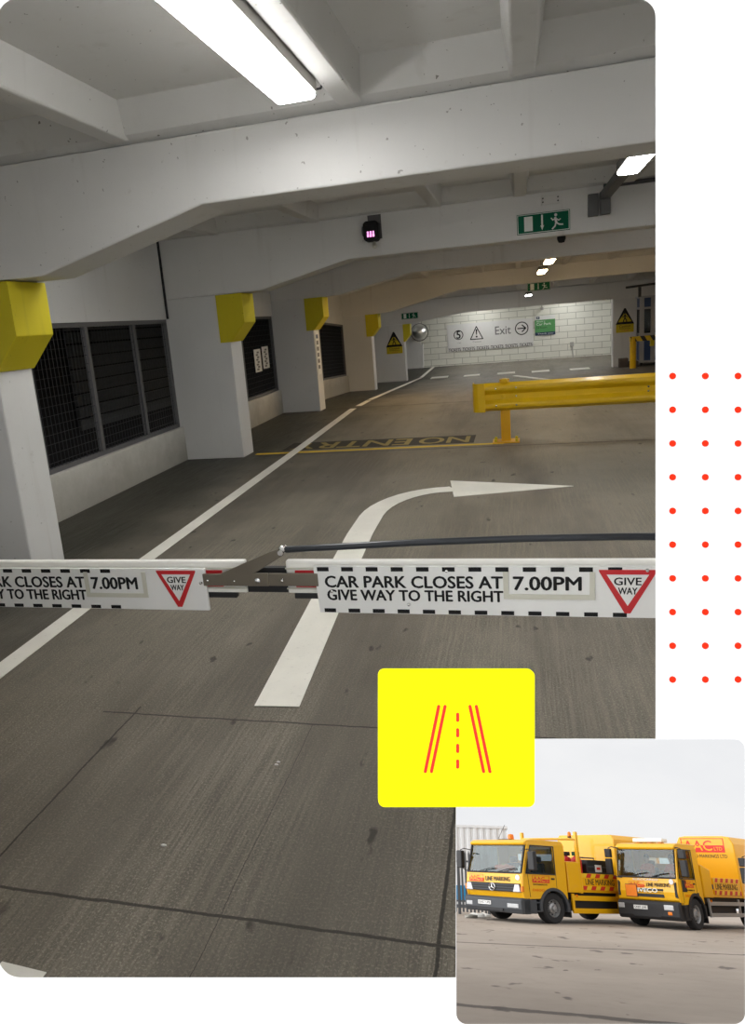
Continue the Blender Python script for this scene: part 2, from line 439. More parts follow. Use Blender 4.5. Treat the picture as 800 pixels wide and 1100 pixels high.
bays = [(-.4, 4.165)] + [(PIL[i][0]+TH, PIL[i+1][0]) for i in range(4)] + [(24.2+TH, 30.0)]
ribx = [-3.45, -2.21, -.83, .06, 1.13, 2.20, 3.27, 4.34, 5.40]
ribname = ['', ' in the bay with the big lit lamp', ' in the second bay', ' in the third bay', ' in the ramp bay', ' in the last bay', '']
for bi, (y0, y1) in enumerate(bays):
    for rx in ribx:
        mb = MB()
        a, b = .062, .10
        yy = [y0, y1]
        lo = [rib_z(y0), rib_z(y1)]; hi = [slab_z(y0)+.02, slab_z(y1)+.02]
        mb.hexa([(rx-a, y0, lo[0]), (rx+a, y0, lo[0]), (rx+a, y1, lo[1]), (rx-a, y1, lo[1]), (rx-b, y0, hi[0]), (rx+b, y0, hi[0]), (rx+b, y1, hi[1]), (rx-b, y1, hi[1])])
        # ledge where rib meets slab
        struct(mb.build('trim_rib', M['ceil'], clip=(bi == 0), bevel=.012))
    # end diaphragms sloping up off the beams
    mb = MB()
    for yb, s in ((y1, -1), (y0, 1)):
        if bi == 0 and s == 1: continue
        z0, z1 = min(rib_z(yb), min([q[4] for q in PIL if yb-.5 < q[0] < yb+.5] or [9]))-.004, slab_z(yb)+.02; ye = yb-s*.06
        mb.hexa([(-4.6, ye, z0), (WR, ye, z0), (WR, yb+s*.05, z0+.04), (-4.6, yb+s*.05, z0+.04), (-4.6, ye, z1), (WR, ye, z1), (WR, yb+s*.16, z1), (-4.6, yb+s*.16, z1)])
    struct(mb.build('trim_diaphragm', M['ceil']))

for i, (Y, xe, zp, zm, zt, h0, h1) in enumerate(PIL):
    # beam with haunch, profile in X-Z
    prof = [(wl(Y)-.1, zp), (h0, zp), (h1, zm), (WR, zm), (WR, zt), (wl(Y)-.1, zt)]
    if i == 0: prof = [(wl(Y)-.1, zp+.02)] + prof[1:]
    mb = MB().prism(prof, 'y', Y, Y+TH)
    o = struct(mb.build('beam', M['beam'], bevel=.012))
    mb = MB()
    f = fz(Y+TH)-.05
    mb.box(wl(Y)-.08, xe, Y, Y+TH, f, zp+.003)
    struct(mb.build('pillar', M['pillar'], bevel=.012))

# right-hand pillar on the ramp, with the second caution sign
x0, x1 = at_y(658, 350, 24.2).x, at_y(684, 350, 24.2).x
struct(MB().box(x0, x1, 24.2, 24.2+TH, -DROP-.05, 1.54).build('pillar', M['pillar'], bevel=.012))
# tall grey return wall beside the booth
struct(MB().box(x1, WR, 26.0, 26.2, -DROP-.05, 2.4).build('wall_end', M['pillar']))
struct(MB().box(-5.4, WR+.2, 30.0, 30.2, -DROP-.1, 2.45).build('wall_back', M['block']))
mb = MB()
for a, b in zip([-1.5, 13.2, 24.4], [13.2, 24.4, YB]):
    mb.hexa([(WR, a, fz(a)-.2), (WR+.2, a, fz(a)-.2), (WR+.2, b, fz(b)-.2), (WR, b, fz(b)-.2), (WR, a, 3.2), (WR+.2, a, 3.2), (WR+.2, b, 3.2), (WR, b, 3.2)])
struct(mb.build('wall_right', M['pillar'], clip=True))

# left wall: parapet, upper panel, window band (one window a bay)
def band(mb, y0, y1, z0, z1, d0=0., d1=.2):
    """box that follows the wall line; z0, z1 above the deck; d = depth behind the wall face"""
    def q(Y, d, z): return (wl(Y)-d, Y, z + fz(Y))
    return mb.hexa([q(y0, d0, z0), q(y0, d1, z0), q(y1, d1, z0), q(y1, d0, z0), q(y0, d0, z1), q(y0, d1, z1), q(y1, d1, z1), q(y1, d0, z1)])
SILL, HEAD = .43, 1.775
lw, uw = MB(), MB()
wb = [(-.6, 4.165)] + bays[1:]
for y0, y1 in wb:
    band(lw, y0-.02, y1+.02, -.1, SILL, -.03, .2)
    band(uw, y0-.02, y1+.02, HEAD, 3.1 if y1 < 25 else 2.9)
struct(lw.build('wall_left', M['parapet'], bevel=.012, clip=True)); struct(uw.build('wall_left_upper', M['pillar'], clip=True))
mull = {1: [4.62, 5.62, 6.62, 7.64], 2: [9.9, 11.22], 3: [14.6, 16.6], 4: [21.2], 5: [26., 28.]}
for bi, (y0, y1) in enumerate(wb):
    w = MB()
    for za, zb in ((SILL, SILL+.045), (HEAD-.045, HEAD)): band(w, y0, y1, za, zb, .02, .075)
    fr = w.build('window_%d' % (bi+1), M['steel_dark'], clip=True); struct(fr)
    for k, ym in enumerate([y0+.025] + mull.get(bi, []) + [y1-.025]):
        w = MB(); band(w, ym-.026, ym+.026, SILL+.04, HEAD-.04, .02, .07); w.build('mullion', M['steel_dark'], fr, clip=(bi == 0))
    if 0 < bi < 5:
        w = MB(); sp = .062 if bi == 1 else .075; yy = y0+.03
        while yy < y1-.02:
            band(w, yy-.0022, yy+.0022, SILL+.03, HEAD-.03, .030, .0345); yy += sp
        zz = SILL+.09
        while zz < HEAD-.04:
            band(w, y0, y1, zz-.0022, zz+.0022, .035, .0395); zz += .085
        w.build('grille', M['wire'], fr)
    # near-black box added behind the windows: painted darkness, shuts out the sky
nb = MB()
nb.box(-7.2, -7.0, -1.5, YB, -1.2, 3.2).box(-7.2, -4.1, -1.5, YB, -1.3, -1.1).box(-7.2, -4.1, -1.5, YB, 3.1, 3.3).box(-7.2, -4.1, YB-.8, YB-.6, -1.2, 3.2)
struct(nb.build('added_dark_box', M['dark_fill'], clip=True))
# dark roller shutter and frame seen faintly through the first grille
sh = MB()
for k in range(9): sh.box(-6.95, -6.9, 10.4, 14.0, .2+k*.2, .37+k*.2)
struct(sh.build('trim_shutter', plain('shutter_slats', (.035, .037, .036), .5)))

# vertical joint where the wall panel meets the second pillar
struct(MB().box(wl(8.48)+.002, wl(8.48)+.02, 8.47, 8.5, 1.78, 2.99).build('trim_joint', M['rubber']))

# ------------------------------------------------------------------ yellow corner guards
where = ['beside the big grille window at the barrier', 'on the second pillar, beside the taped window', 'on the third pillar from the barrier', 'on the fourth pillar, in the warm lamplight', 'on the last pillar, next to the round mirror']
for i, (Y, xe, zp, *_r) in enumerate(PIL):
    s = 1.0
    p = [(xe+.002, zp-.004), (xe+.21, zp-.004), (xe+.21, zp-.35), (xe+.015, zp-.57), (xe+.002, zp-.57)]
    e = empty('corner_guard', (xe, Y, zp-.57))
    tag(e, 'yellow padded headroom guard ' + where[i], 'guard', 'yellow guards on the pillar heads')
    q = [(a-xe, b-zp+.57) for a, b in p]
    MB().prism(q, 'y', -.014, TH+.014).build('guard_body', M['pad'], e, bevel=.006)
    for y0, y1 in ((-.014, -.002), (TH+.002, TH+.014)): MB().box(-.13 if i < 4 else -.02, .004, y0, y1, 0, .566).build('guard_flange', M['pad'], e)

# ------------------------------------------------------------------ floor markings
def ribbon(pts, half, z=.0050, z0=.0030):
    mb = MB(); n = len(pts); L, Rr = [], []
    for i, p in enumerate(pts):
        p = Vector(p); d = (Vector(pts[min(i+1, n-1)])-Vector(pts[max(i-1, 0)])); d.z = 0; d.normalize(); s = Vector((-d.y, d.x, 0))*half
        L.append(p+s); Rr.append(p-s)
    up = Vector((0, 0, z))
    for i in range(n-1):
        lo_ = Vector((0, 0, z0)); mb.hexa([L[i]+lo_, Rr[i]+lo_, Rr[i+1]+lo_, L[i+1]+lo_, L[i]+up, Rr[i]+up, Rr[i+1]+up, L[i+1]+up])
    return mb
F = lambda x, y: Vector(on_floor(x, y))
pts = [Vector((-2.45, .95, 0)), Vector((-2.55, 2.8, 0)), Vector((-2.645, 4.55, 0)), Vector((-2.79, 8.9, 0)), F(378, 440), F(388, 434.6), F(396, 430.4)]
tag(ribbon(pts, .06).build('edge_line', M['white_line']), 'long white painted line running along the parapet wall to the ramp', 'road line')
a, b = F(397, 429.9), F(452, 406)
tag(ribbon([F(397+55*k/12, 429.9-23.9*k/12) for k in range(13)], .055, .012).build('edge_line', M['white_line']), 'thin white line bending along the foot of the ramp past the last pillars', 'road line')
tag(ribbon([F(452.4+13.6*k/6, 405.7-11.7*k/6) for k in range(7)], .055, .012).build('edge_line', M['white_line']), 'short white line end running up to the white block wall', 'road line')
# arrow: stem, curve, head
stem = [(-1.022, 2.612, 0), (-1.075, 3.4, 0), (-1.135, 4.3, 0), (-1.18, 5.1, 0), (-1.19, 5.6, 0)]
cur = []
for k in range(1, 10):
    t = k/9*PI/2
    cur.append((-1.19+.55*(1-math.cos(t))+.0, 5.6+.82*math.sin(t)+.03*k/9, 0))
st = ribbon(stem+cur+[(-.60, 6.47, 0)], .098)
hd = [(-.655, 6.80), (-.57, 6.17), (.43, 6.45)]
st.slab([(x, y, 0) for x, y in hd], (0, 0, 1), .0045)
tag(st.build('direction_arrow', M['white_line']), 'large white painted arrow turning towards the guard rail', 'road arrow')
a, b = F(275, 488), F(541, 476)
tag(ribbon([a, a.lerp(b, .5), b], .045, .0015, 0).build('stop_line', M['yellow_line']), 'narrow yellow painted line from the second pillar to the guard rail post', 'road line')
# NO ENTRY, painted to be read from the far side
q = [F(279, 487.5), F(508, 476.5), F(508, 469.5), F(300, 480.5)]
yb0 = 8.84; yb1 = 9.42
tb = MB().box(-3.0, -.55, yb0+.01, yb1, 0, .0012).build('entry_panel', M['blackout'])
tag(tb, 'black painted strip with faded yellow upside-down NO ENTRY letters beside yellow line', 'road lettering')
lettering('NO', (-.62, yb1-.07, .0012), (-1, 0, 0), (0, -1, 0), .62, .44, M['dull_yellow'], tb, .02, .0005)
lettering('ENTRY', (-1.36, yb1-.07, .0012), (-1, 0, 0), (0, -1, 0), 1.55, .44, M['dull_yellow'], tb, .02, .0005)
# broken white line across the ramp foot
for (x0, y0, x1, y1, lab) in ((463, 406.5, 481, 405, 'first dash by the long edge line'), (498, 404.5, 515, 403, 'second dash, below the round speed symbol'), (534, 402, 553, 400.5, 'third dash, below the word Exit'),
                              (571, 400, 590, 398.5, 'fourth dash, below the green notice'), (612, 397.5, 633, 396, 'fifth dash, before the caution pillar'), (660, 405, 688, 403.5, 'dash above the rail, in front of the booth')):
    a, b = F(x0, y0), F(x1, y1); d = Vector((0, .30, 0))
    mb = MB().hexa([a-d, b-d, b+d, a+d, a-d+Vector((0, 0, .02)), b-d+Vector((0, 0, .02)), b+d+Vector((0, 0, .02)), a+d+Vector((0, 0, .02))])
    tag(mb.build('line_dash', M['white_line']), 'white painted dash across the ramp foot, ' + lab, 'road line', 'dashes across the ramp foot')
a, b, c = F(553, 404), F(592, 409), F(640, 407)
tag(ribbon([a, b], .07, .02).build('chevron_line', M['white_line']), 'thin slanting white line behind the yellow rail under the dashes', 'road line')
tag(ribbon([b+(c-b)*.06, c], .07, .02).build('chevron_line', M['white_line']), 'flat white line along the top of the yellow guard rail', 'road line')
a, b = F(-4, 1042), F(44, 1054)
tag(ribbon([a, a.lerp(b, .5), b], .022).build('edge_line', M['white_line']), 'ragged white paint end at the corner of the near concrete slab', 'road line')
# crumbs of litter
for (x, y, s, lab) in ((176, 909, .007, 'small white litter scrap near the cross joint'), (297, 822, .0055, 'tiny white crumb beside the arrow stem'), (299, 819, .005, 'tiny white crumb, the upper of two by the arrow stem')):
    p = F(x, y)
    o = MB().ball((p.x, p.y, s*.5), s, 10, 1.5, .7, .5).build('litter_scrap', M['debris']); tag(o, lab, 'litter')

# ------------------------------------------------------------------ lamps
def batten(x, y0, y1, z, w, warm, label, case='lamp_case', parts=True):
    e = empty('batten_lamp', (x, (y0+y1)/2, z)); tag(e, label, 'lamp', 'fluorescent battens under the deck')
    h = (y1-y0)/2
    pr = [(-w/2, .016), (-w/2+.012, 0), (w/2-.012, 0), (w/2, .016), (w/2, .03), (-w/2, .03)]
    MB().prism(pr, 'y', -h, h).build('diffuser', M['lamp_warm' if warm else 'lamp_on'], e, bevel=.012)
    MB().box(-w/2-.004, w/2+.004, -h-.006, h+.006, .031, .10).build('housing', M[case], e, bevel=.006)
    for s in (-1, 1): MB().cyl((0, s*h*.7, .11), (0, s*h*.7, slab_z((y0+y1)/2+s*h*.7)-z), .008, n=8).build('hanger', M[case], e)
    return e
l1 = batten(-1.0, 1.95, 3.70, 2.60, .20, False, 'large lit fluorescent batten above the entry barrier', 'lamp_case_w')
MB().tube([(0.04, .88, .08), (.07, .93, .06), (.10, .98, .075), (.12, 1.04, .15)], .006, 6).build('flex', M['cable'], l1)
p = at_z(680, 181, 2.52)
l2 = batten(p.x, p.y-.75, p.y+.28, 2.52, .17, False, 'lit batten on dark bracket above the green exit sign')
MB().box(-.045, .045, .30, 8.49-p.y+.51, .03, .10).build('arm', M['lamp_case'], l2)
MB().box(-.12, .0, 8.50-p.y-.515, 8.50-p.y-.50, -.14, .10)
mbk = MB().box(-.16, -.06, 8.43-(p.y-.235), 8.498-(p.y-.235), -.12, .1); mbk.box(-.05, .05, 8.36-(p.y-.235), 8.44-(p.y-.235), -.12, .1)
mbk.build('bracket', M['lamp_case'], l2, bevel=.004)
for (x, y, Y, w, dy, warm, lab) in ((590, 282, 14.6, .17, .6, True, 'warm lit batten nearest in the pair over the ramp head'), (582, 293, 16.8, .17, .75, True, 'warm lit batten just above the smaller exit sign'), (567.5, 318, 22.0, .16, .7, False, 'small lit batten before the block wall')):
    p = at_y(x, y, Y); batten(p.x, Y-dy, Y+dy, p.z, w, warm, lab)
batten(-2.3, 4.75, 5.95, 2.62, .2, False, 'added unseen fill batten tucked behind the first deep beam near the parapet')  # unseen battens behind the beams, added to brighten each bay
batten(.15, 4.75, 5.95, 2.62, .2, False, 'added unseen fill batten tucked behind the first deep beam over the lane')
batten(-2.0, 9.2, 9.9, 2.5, .2, False, 'added unseen fill batten behind the second beam near the parapet')
batten(1.0, 9.2, 10.3, 2.5, .2, False, 'added unseen fill batten behind the second beam over the lane')
batten(-1.9, 13.6, 15.2, 2.5, .2, True, 'added unseen warm fill batten behind the third beam near the parapet')
batten(-1.9, 20.0, 21.6, 2.2, .2, False, 'added unseen fill batten over the ramp behind the fourth beam')
batten(.8, 25.2, 26.8, 1.92, .2, False, 'added unseen fill batten behind the last beam facing the block wall')  # hidden battens added to lift the block wall
batten(-1.4, 28.3, 29.5, 1.9, .2, False, 'added unseen fill batten close over the wall sign')
batten(1.8, 28.3, 29.5, 1.9, .2, False, 'added unseen fill batten close to the block wall past the green notice')
batten(2.6, 2.3, 3.9, 2.60, .2, False, 'added unseen fill batten over the out lane beside the barrier')  # out-of-view battens added as fill for the lane side
batten(3.4, 9.6, 11.2, 2.55, .2, False, 'added unseen fill batten over the middle of the out lane')
batten(3.3, 14.4, 16.0, 2.4, .2, True, 'added unseen warm fill batten over the ramp head beyond the rail')
batten(3.2, 26.6, 28.0, 1.92, .2, False, 'added unseen fill batten above the booth')  # last two are added fill for the far bay, unseen as well
batten(-1.6, 26.6, 28.0, 1.92, .2, False, 'added unseen fill batten in front of the wall sign')

# ------------------------------------------------------------------ signs
def exit_sign(cx, cz, Y, w, h, lab):
    e = empty('exit_sign', (cx, Y, cz)); tag(e, lab, 'sign', 'green running-man exit signs')
    MB().box(-w/2, w/2, -.018, 0, -h/2, h/2).build('sign_panel', M['green'], e, bevel=.003)
    P2 = Plane2((-w/2, -.018, -h/2), (1, 0, 0), (0, 0, 1), w, h)
    t = MB(); P2.rect(t, .02, .03, .98, .06, .001); P2.rect(t, .02, .94, .98, .97, .001); P2.rect(t, .012, .03, .025, .97, .001); P2.rect(t, .975, .03, .988, .97, .001)
    t.build('border', M['pale'], e)
    t = MB(); P2.rect(t, .14, .14, .30, .86, .001); t.build('door_symbol', M['pale'], e)
    t = MB(); P2.rect(t, .462, .30, .496, .88, .001); P2.poly(t, [(.445, .36), (.479, .12), (.513, .36)], .001); t.build('arrow_symbol', M['pale'], e)
    t = MB(); k = h*.075
    P2.disc(t, .735, .80, h*.075, .001)
    P2.stroke(t, [(.725, .66), (.745, .42)], k*1.5, .001); P2.stroke(t, [(.735, .64), (.68, .56), (.65, .66)], k*.75, .001); P2.stroke(t, [(.74, .62), (.79, .52), (.82, .58)], k*.75, .001)
    P2.stroke(t, [(.742, .42), (.80, .32), (.865, .30)], k, .001); P2.stroke(t, [(.738, .42), (.72, .26), (.67, .13)], k, .001)
    t.build('running_figure', M['pale'], e)
a, b = at_y(555, 241.5, 8.5), at_y(612, 236, 8.5)
exit_sign((a.x+b.x)/2, (a.z+b.z)/2-.003, 8.497, b.x-a.x, .205, 'green exit sign on the beam under the bracketed lamp')
a, b = at_y(566, 309, 19.3), at_y(591, 306.5, 19.3)
exit_sign((a.x+b.x)/2, (a.z+b.z)/2, 19.297, b.x-a.x, .20, 'small green exit sign on the warm-lit far beam')
a, b = at_y(431, 340, 24.2), at_y(449, 338.5, 24.2)
exit_sign((a.x+b.x)/2, (a.z+b.z)/2, 24.197, b.x-a.x, .20, 'tiny green exit sign above the last guard and mirror')

def caution(x0, x1, ytop, ymid, ybot, Y, lab):
    A, B_ = at_y(x0, ymid, Y), at_y(x1, ymid, Y); top = at_y((x0+x1)/2, ytop, Y).z; bot = at_y((x0+x1)/2, ybot, Y).z; mid = (A.z+B_.z)/2
    w = B_.x-A.x; e = empty('caution_sign', ((A.x+B_.x)/2, Y, bot)); tag(e, lab, 'sign', 'yellow pedestrian caution signs')
    h = top-bot; hm = mid-bot
    MB().slab([(-w*.52, 0, hm-.02), (w*.52, 0, hm-.02), (w*.04, 0, h), (-w*.04, 0, h)], (0, -1, 0), .01).build('triangle_border', M['black'], e)
    MB().slab([(-w*.39, -.01, hm+.05), (w*.39, -.01, hm+.05), (0, -.01, h-.12)], (0, -1, 0), .004).build('triangle_panel', M['warn'], e)
    MB().box(-w*.5, w*.5, -.01, 0, 0, hm-.02).build('caption_panel', M['warn'], e)
    P2 = Plane2((-w/2, -.014, hm), (1, 0, 0), (0, 0, 1), w, h-hm); t = MB(); k = w*.055
    P2.disc(t, .5, .67, w*.045, .001); P2.stroke(t, [(.5, .58), (.5, .36)], k*1.4, .001); P2.stroke(t, [(.5, .56), (.40, .42), (.36, .46)], k*.7, .001); P2.stroke(t, [(.5, .56), (.60, .44), (.64, .40)], k*.7, .001)
    P2.stroke(t, [(.5, .36), (.43, .22), (.42, .10)], k, .001); P2.stroke(t, [(.5, .36), (.58, .24), (.60, .10)], k, .001)
    t.build('walking_figure', M['black'], e)
    P3 = Plane2((-w/2, -.01, 0), (1, 0, 0), (0, 0, 1), w, hm)
    P3.text('Caution', .18, .58, .82, .84, M['black'], e, .01, .001); P3.text('Pedestrians', .2, .38, .80, .53, M['black'], e, 0, .001); P3.text('crossing', .3, .14, .7, .3, M['red'], e, 0, .001)
caution(415, 432, 356.5, 372, 380, 24.197, 'yellow triangular caution sign on the last pillar beside the mirror')
caution(661.5, 680.5, 331, 347.5, 357, 24.197, 'yellow triangular caution sign on the grey pillar by the booth')

# wall direction sign
def wall_sign():
    Y = 29.98
    a, b, c = at_y(481, 378, Y), at_y(573, 371.5, Y), at_y(482, 349.5, Y); d = at_y(573, 341, Y)
    zb, zt = min(a.z, b.z), (c.z+d.z)/2
    zb = (a.z+b.z)/2
    w, h = b.x-a.x, zt-zb
    e = empty('direction_sign', (a.x, Y, zb)); tag(e, 'wide white wall sign with speed, hazard and Exit arrow symbols', 'sign')
    MB().box(0, w, -.012, 0, 0, h).build('sign_panel', M['sign_white'], e)
    P2 = Plane2((0, -.012, 0), (1, 0, 0), (0, 0, 1), w, h)
    t = MB(); P2.disc(t, .135, .60, w*.057, .001, r_in=w*.048); t.build('speed_ring', M['black'], e)
    P2.text('5', .112, .47, .158, .75, M['black'], e, .03, .001)
    t = MB(); P2.stroke(t, [(.275, .40), (.42, .40), (.348, .86), (.275, .40)], w*.011, .001); t.build('hazard_triangle', M['black'], e)
    t = MB(); P2.poly(t, [(.338, .76), (.358, .76), (.353, .56), (.343, .56)], .001); P2.disc(t, .348, .49, w*.011, .001); t.build('exclamation_mark', M['black'], e)
    P2.text('Exit', .565, .50, .745, .80, M['grey_print'], e, .005, .001)
    t = MB(); P2.disc(t, .87, .66, w*.077, .001, r_in=w*.066); P2.stroke(t, [(.825, .66), (.91, .66)], w*.013, .001); P2.stroke(t, [(.875, .78), (.915, .66), (.875, .54)], w*.013, .001); t.build('arrow_symbol', M['black'], e)
    P2.text('5 mph', .115, .28, .16, .33, M['grey_print'], e, 0, .001); P2.text('Caution', .30, .28, .40, .33, M['grey_print'], e, 0, .001)
    for k in range(6): P2.text('TICKETS', .01+k*.166, .0, .155+k*.166, .12, M['black'], e, .012, .001)
    a, b = at_y(573.5, 362, Y), at_y(596, 358, Y); c = at_y(585, 339, Y)
    w, zb, zt = b.x-a.x-.03, (a.z+b.z)/2, c.z
    e = empty('notice_sign', (a.x+.04, Y, zb)); tag(e, 'green and white car park notice beside the Exit arrow', 'sign')
    h = zt-zb
    MB().box(0, w, -.015, 0, 0, h).build('notice_panel', M['sign_white'], e)
    P2 = Plane2((0, -.015, 0), (1, 0, 0), (0, 0, 1), w, h); t = MB(); P2.rect(t, 0, .16, 1, .80, .001); t.build('green_field', M['board_green'], e)
    t = MB(); P2.rect(t, 0, 0, 1, .16, .001); t.build('footer_band', M['navy'], e); t = MB(); P2.rect(t, .08, .84, .24, .98, .001); t.build('badge', M['navy'], e)
    P2.text('P', .13, .86, .19, .96, M['pale'], e, .01, .003); P2.text('Welcome to', .08, .68, .5, .76, M['pale'], e, 0, .003); P2.text('Car Park', .08, .52, .8, .64, M['pale'], e, .01, .003); P2.text('24 hours', .08, .36, .6, .44, M['black'], e, .01, .003); P2.text('Thank you', .12, .03, .9, .12, M['pale'], e, .01, .003)
wall_sign()
# convex mirror and pipe
p = at_y(450.5, 357, 29.9)
e = empty('convex_mirror', p); tag(e, 'round silver convex safety mirror on the white block wall', 'mirror')
MB().lathe([(.001, -.30), (.12, -.285), (.22, -.24), (.29, -.16), (.33, -.03), (.335, .0), (.30, .02), (.001, .02)], (0, 0, 0), (0, 1, 0)).build('dome', M['mirror'], e, smooth=True)
MB().lathe([(.33, -.03), (.35, -.02), (.35, .02), (.33, .03)], (0, 0, 0), (0, 1, 0)).build('rim', M['rubber'], e, smooth=True)
MB().cyl((0, .02, 0), (0, .09, 0), .05).build('bracket', M['lamp_case'], e)
a, b = at_y(452.5, 366, 29.9), at_y(454, 394, 29.9)
tag(MB().cyl((a.x+.03, 29.93, a.z-.12), (b.x, 29.93, -DROP), .045).build('downpipe', M['sign_white']), 'thin white pipe on the block wall under the round mirror', 'pipe')
# pale panel of plain wall left of the pipe
x0, x1 = at_y(437, 380, 29.9).x, at_y(453, 380, 29.9).x
struct(MB().box(x0-.9, x1-.02, 29.90, 29.99, -DROP-.05, 2.3).build('trim_panel', M['beam']))
p = at_y(614, 372, 29.95)
e = empty('wall_tap', p); tag(e, 'small grey fitting with a pipe low on the block wall', 'pipe fitting')
MB().box(-.07, .07, -.06, 0.0, 0, .16).build('box_cover', M['lamp_case_w'], e); MB().cyl((.02, -.03, 0), (.04, -.03, -.5), .018).build('pipe', M['lamp_case_w'], e)
p = at_y(582, 331.5, 29.9)
e = empty('wall_camera', p); tag(e, 'tiny grey fitting high on the block wall above green notice', 'camera')
MB().box(-.06, .06, -.18, .09, -.05, .05).build('camera_body', M['lamp_case_w'], e, bevel=.01); MB().cyl((0, .05, .04), (0, .05, .14), .02).build('stem', M['lamp_case_w'], e)

# headroom sensor with display on the second beam
p = at_y(398, 247, 8.36)
e = empty('display_camera', (p.x, 8.497, p.z)); tag(e, 'small black wall device with glowing pink digits on the second beam', 'camera')
MB().box(-.05, .10, -.012, 0, -.09, .17).build('back_plate', M['lamp_case'], e); MB().prism([(-.085, -.09), (-.06, -.12), (.06, -.12), (.085, -.09), (.085, .07), (.06, .095), (-.06, .095), (-.085, .07)], 'y', -.15, -.012).build('camera_body', M['black'], e, bevel=.012)
MB().cyl((-.02, -.06, 0), (-.105, -.06, 0), .06, .055, 18).build('lens_ring', M['lamp_case'], e)
P2 = Plane2((-.045, -.151, -.075), (1, 0, 0), (0, 0, 1), .09, .06)
for k in range(3):
    t = MB(); P2.rect(t, .03+k*.34, .0, .27+k*.34, .55, .001); P2.rect(t, .05+k*.34, .6, .25+k*.34, 1., .001); t.build('display_digit', M['lcd'], e)
MB().lathe([(.001, .0), (.022, .006), (.03, .03), (.02, .06), (.012, .075)], (.02, -.07, -.195), (0, 0, 1), 14).build('sensor_bulb', M['plate'], e, smooth=True)
# junction cover and conduits on beam two
a, b = at_y(581, 221, 8.5), at_y(601, 208, 8.5)
e = empty('junction_cover', ((a.x+b.x)/2, 8.497, a.z)); tag(e, 'square painted cover plate on the beam above the exit sign', 'cover plate')
w = (b.x-a.x)/2; MB().box(-w, w, -.012, 0, 0, b.z-a.z).build('cover', M['ceil'], e, bevel=.004)
for sx in (-1, 1):
    for zz in (.03, b.z-a.z-.03): MB().cyl((sx*w*.8, -.018, zz), (sx*w*.8, -.01, zz), .008, n=8).build('screw', M['rubber'], e)
a, b = at_y(648, 200, 8.48), at_y(704, 192, 8.48)
tag(MB().tube([(a.x, 8.475, a.z), (b.x+2.5, 8.475, b.z)], .022, 8).build('conduit', M['cable']), 'dark steel conduit along the top of the beam by the bracketed lamp', 'conduit')
p = at_y(603, 257, 8.6)
tag(MB().lathe([(.001, -.07), (.03, -.065), (.045, -.03), (.045, 0)], (p.x, 8.62, 2.252), (0, 0, 1), 16).build('smoke_sensor', M['black'], smooth=True), 'little black dome under the beam below the green exit sign', 'detector')
# conduits over the booth
a, b, c = at_y(672, 309, 22.0), at_y(700, 303, 22.0), at_y(667, 305, 22.0)
tag(MB().tube([(a.x, 22.0, a.z), (b.x+1.5, 22.0, b.z+.02)], .03, 8).build('conduit', M['cable']), 'dark pipe run across the ceiling just above the booth', 'conduit')
tag(MB().tube([at_y(687, 307, 22.)-Vector((0,0,.03)), at_y(687, 319, 22.)], .04, 8).build('hanging_conduit', M['cable']), 'short dark pipe dropping from the ceiling run to booth', 'conduit')

# stickers on pillar three and taped strips in the second window
p0 = PIL[2]
e = empty('paper_sign', (p0[1]+.002, p0[0]+.04, 1.46)); tag(e, 'narrow printed notice strip down the edge of the third pillar', 'notice')
MB().box(0, .006, 0, .22, -.8, -.02).build('strip_panel', M['sign_white'], e)
for k in range(6):
    MB().box(.006, .008, .05, .17, -.15-k*.11, -.08-k*.11).build('print_block', M['grey_print'] if k else M['booth'], e)
for k, (px, py0, py1, lab) in enumerate(((277.5, 375, 400, 'white printed paper strip on the grille, nearer the second pillar'), (286.5, 372, 396, 'white printed paper strip on the grille beside the window bar'))):
    a, b = at_x(px, py0, wl(11)+.0), at_x(px, py1, wl(11)+.0)
    e = empty('paper_sign', (wl(a.y)-.012, a.y, b.z)); tag(e, lab, 'notice', 'paper strips on the second window')
    MB().box(0, .006, -.16, .16, 0, a.z-b.z).build('strip_panel', M['sign_white'], e)
    for j in range(8): MB().box(.006, .008, -.08+.05*(j % 2), .02+.05*(j % 2), .03+j*(a.z-b.z-.06)/8, .06+j*(a.z-b.z-.06)/8).build('print_block', M['grey_print'], e)

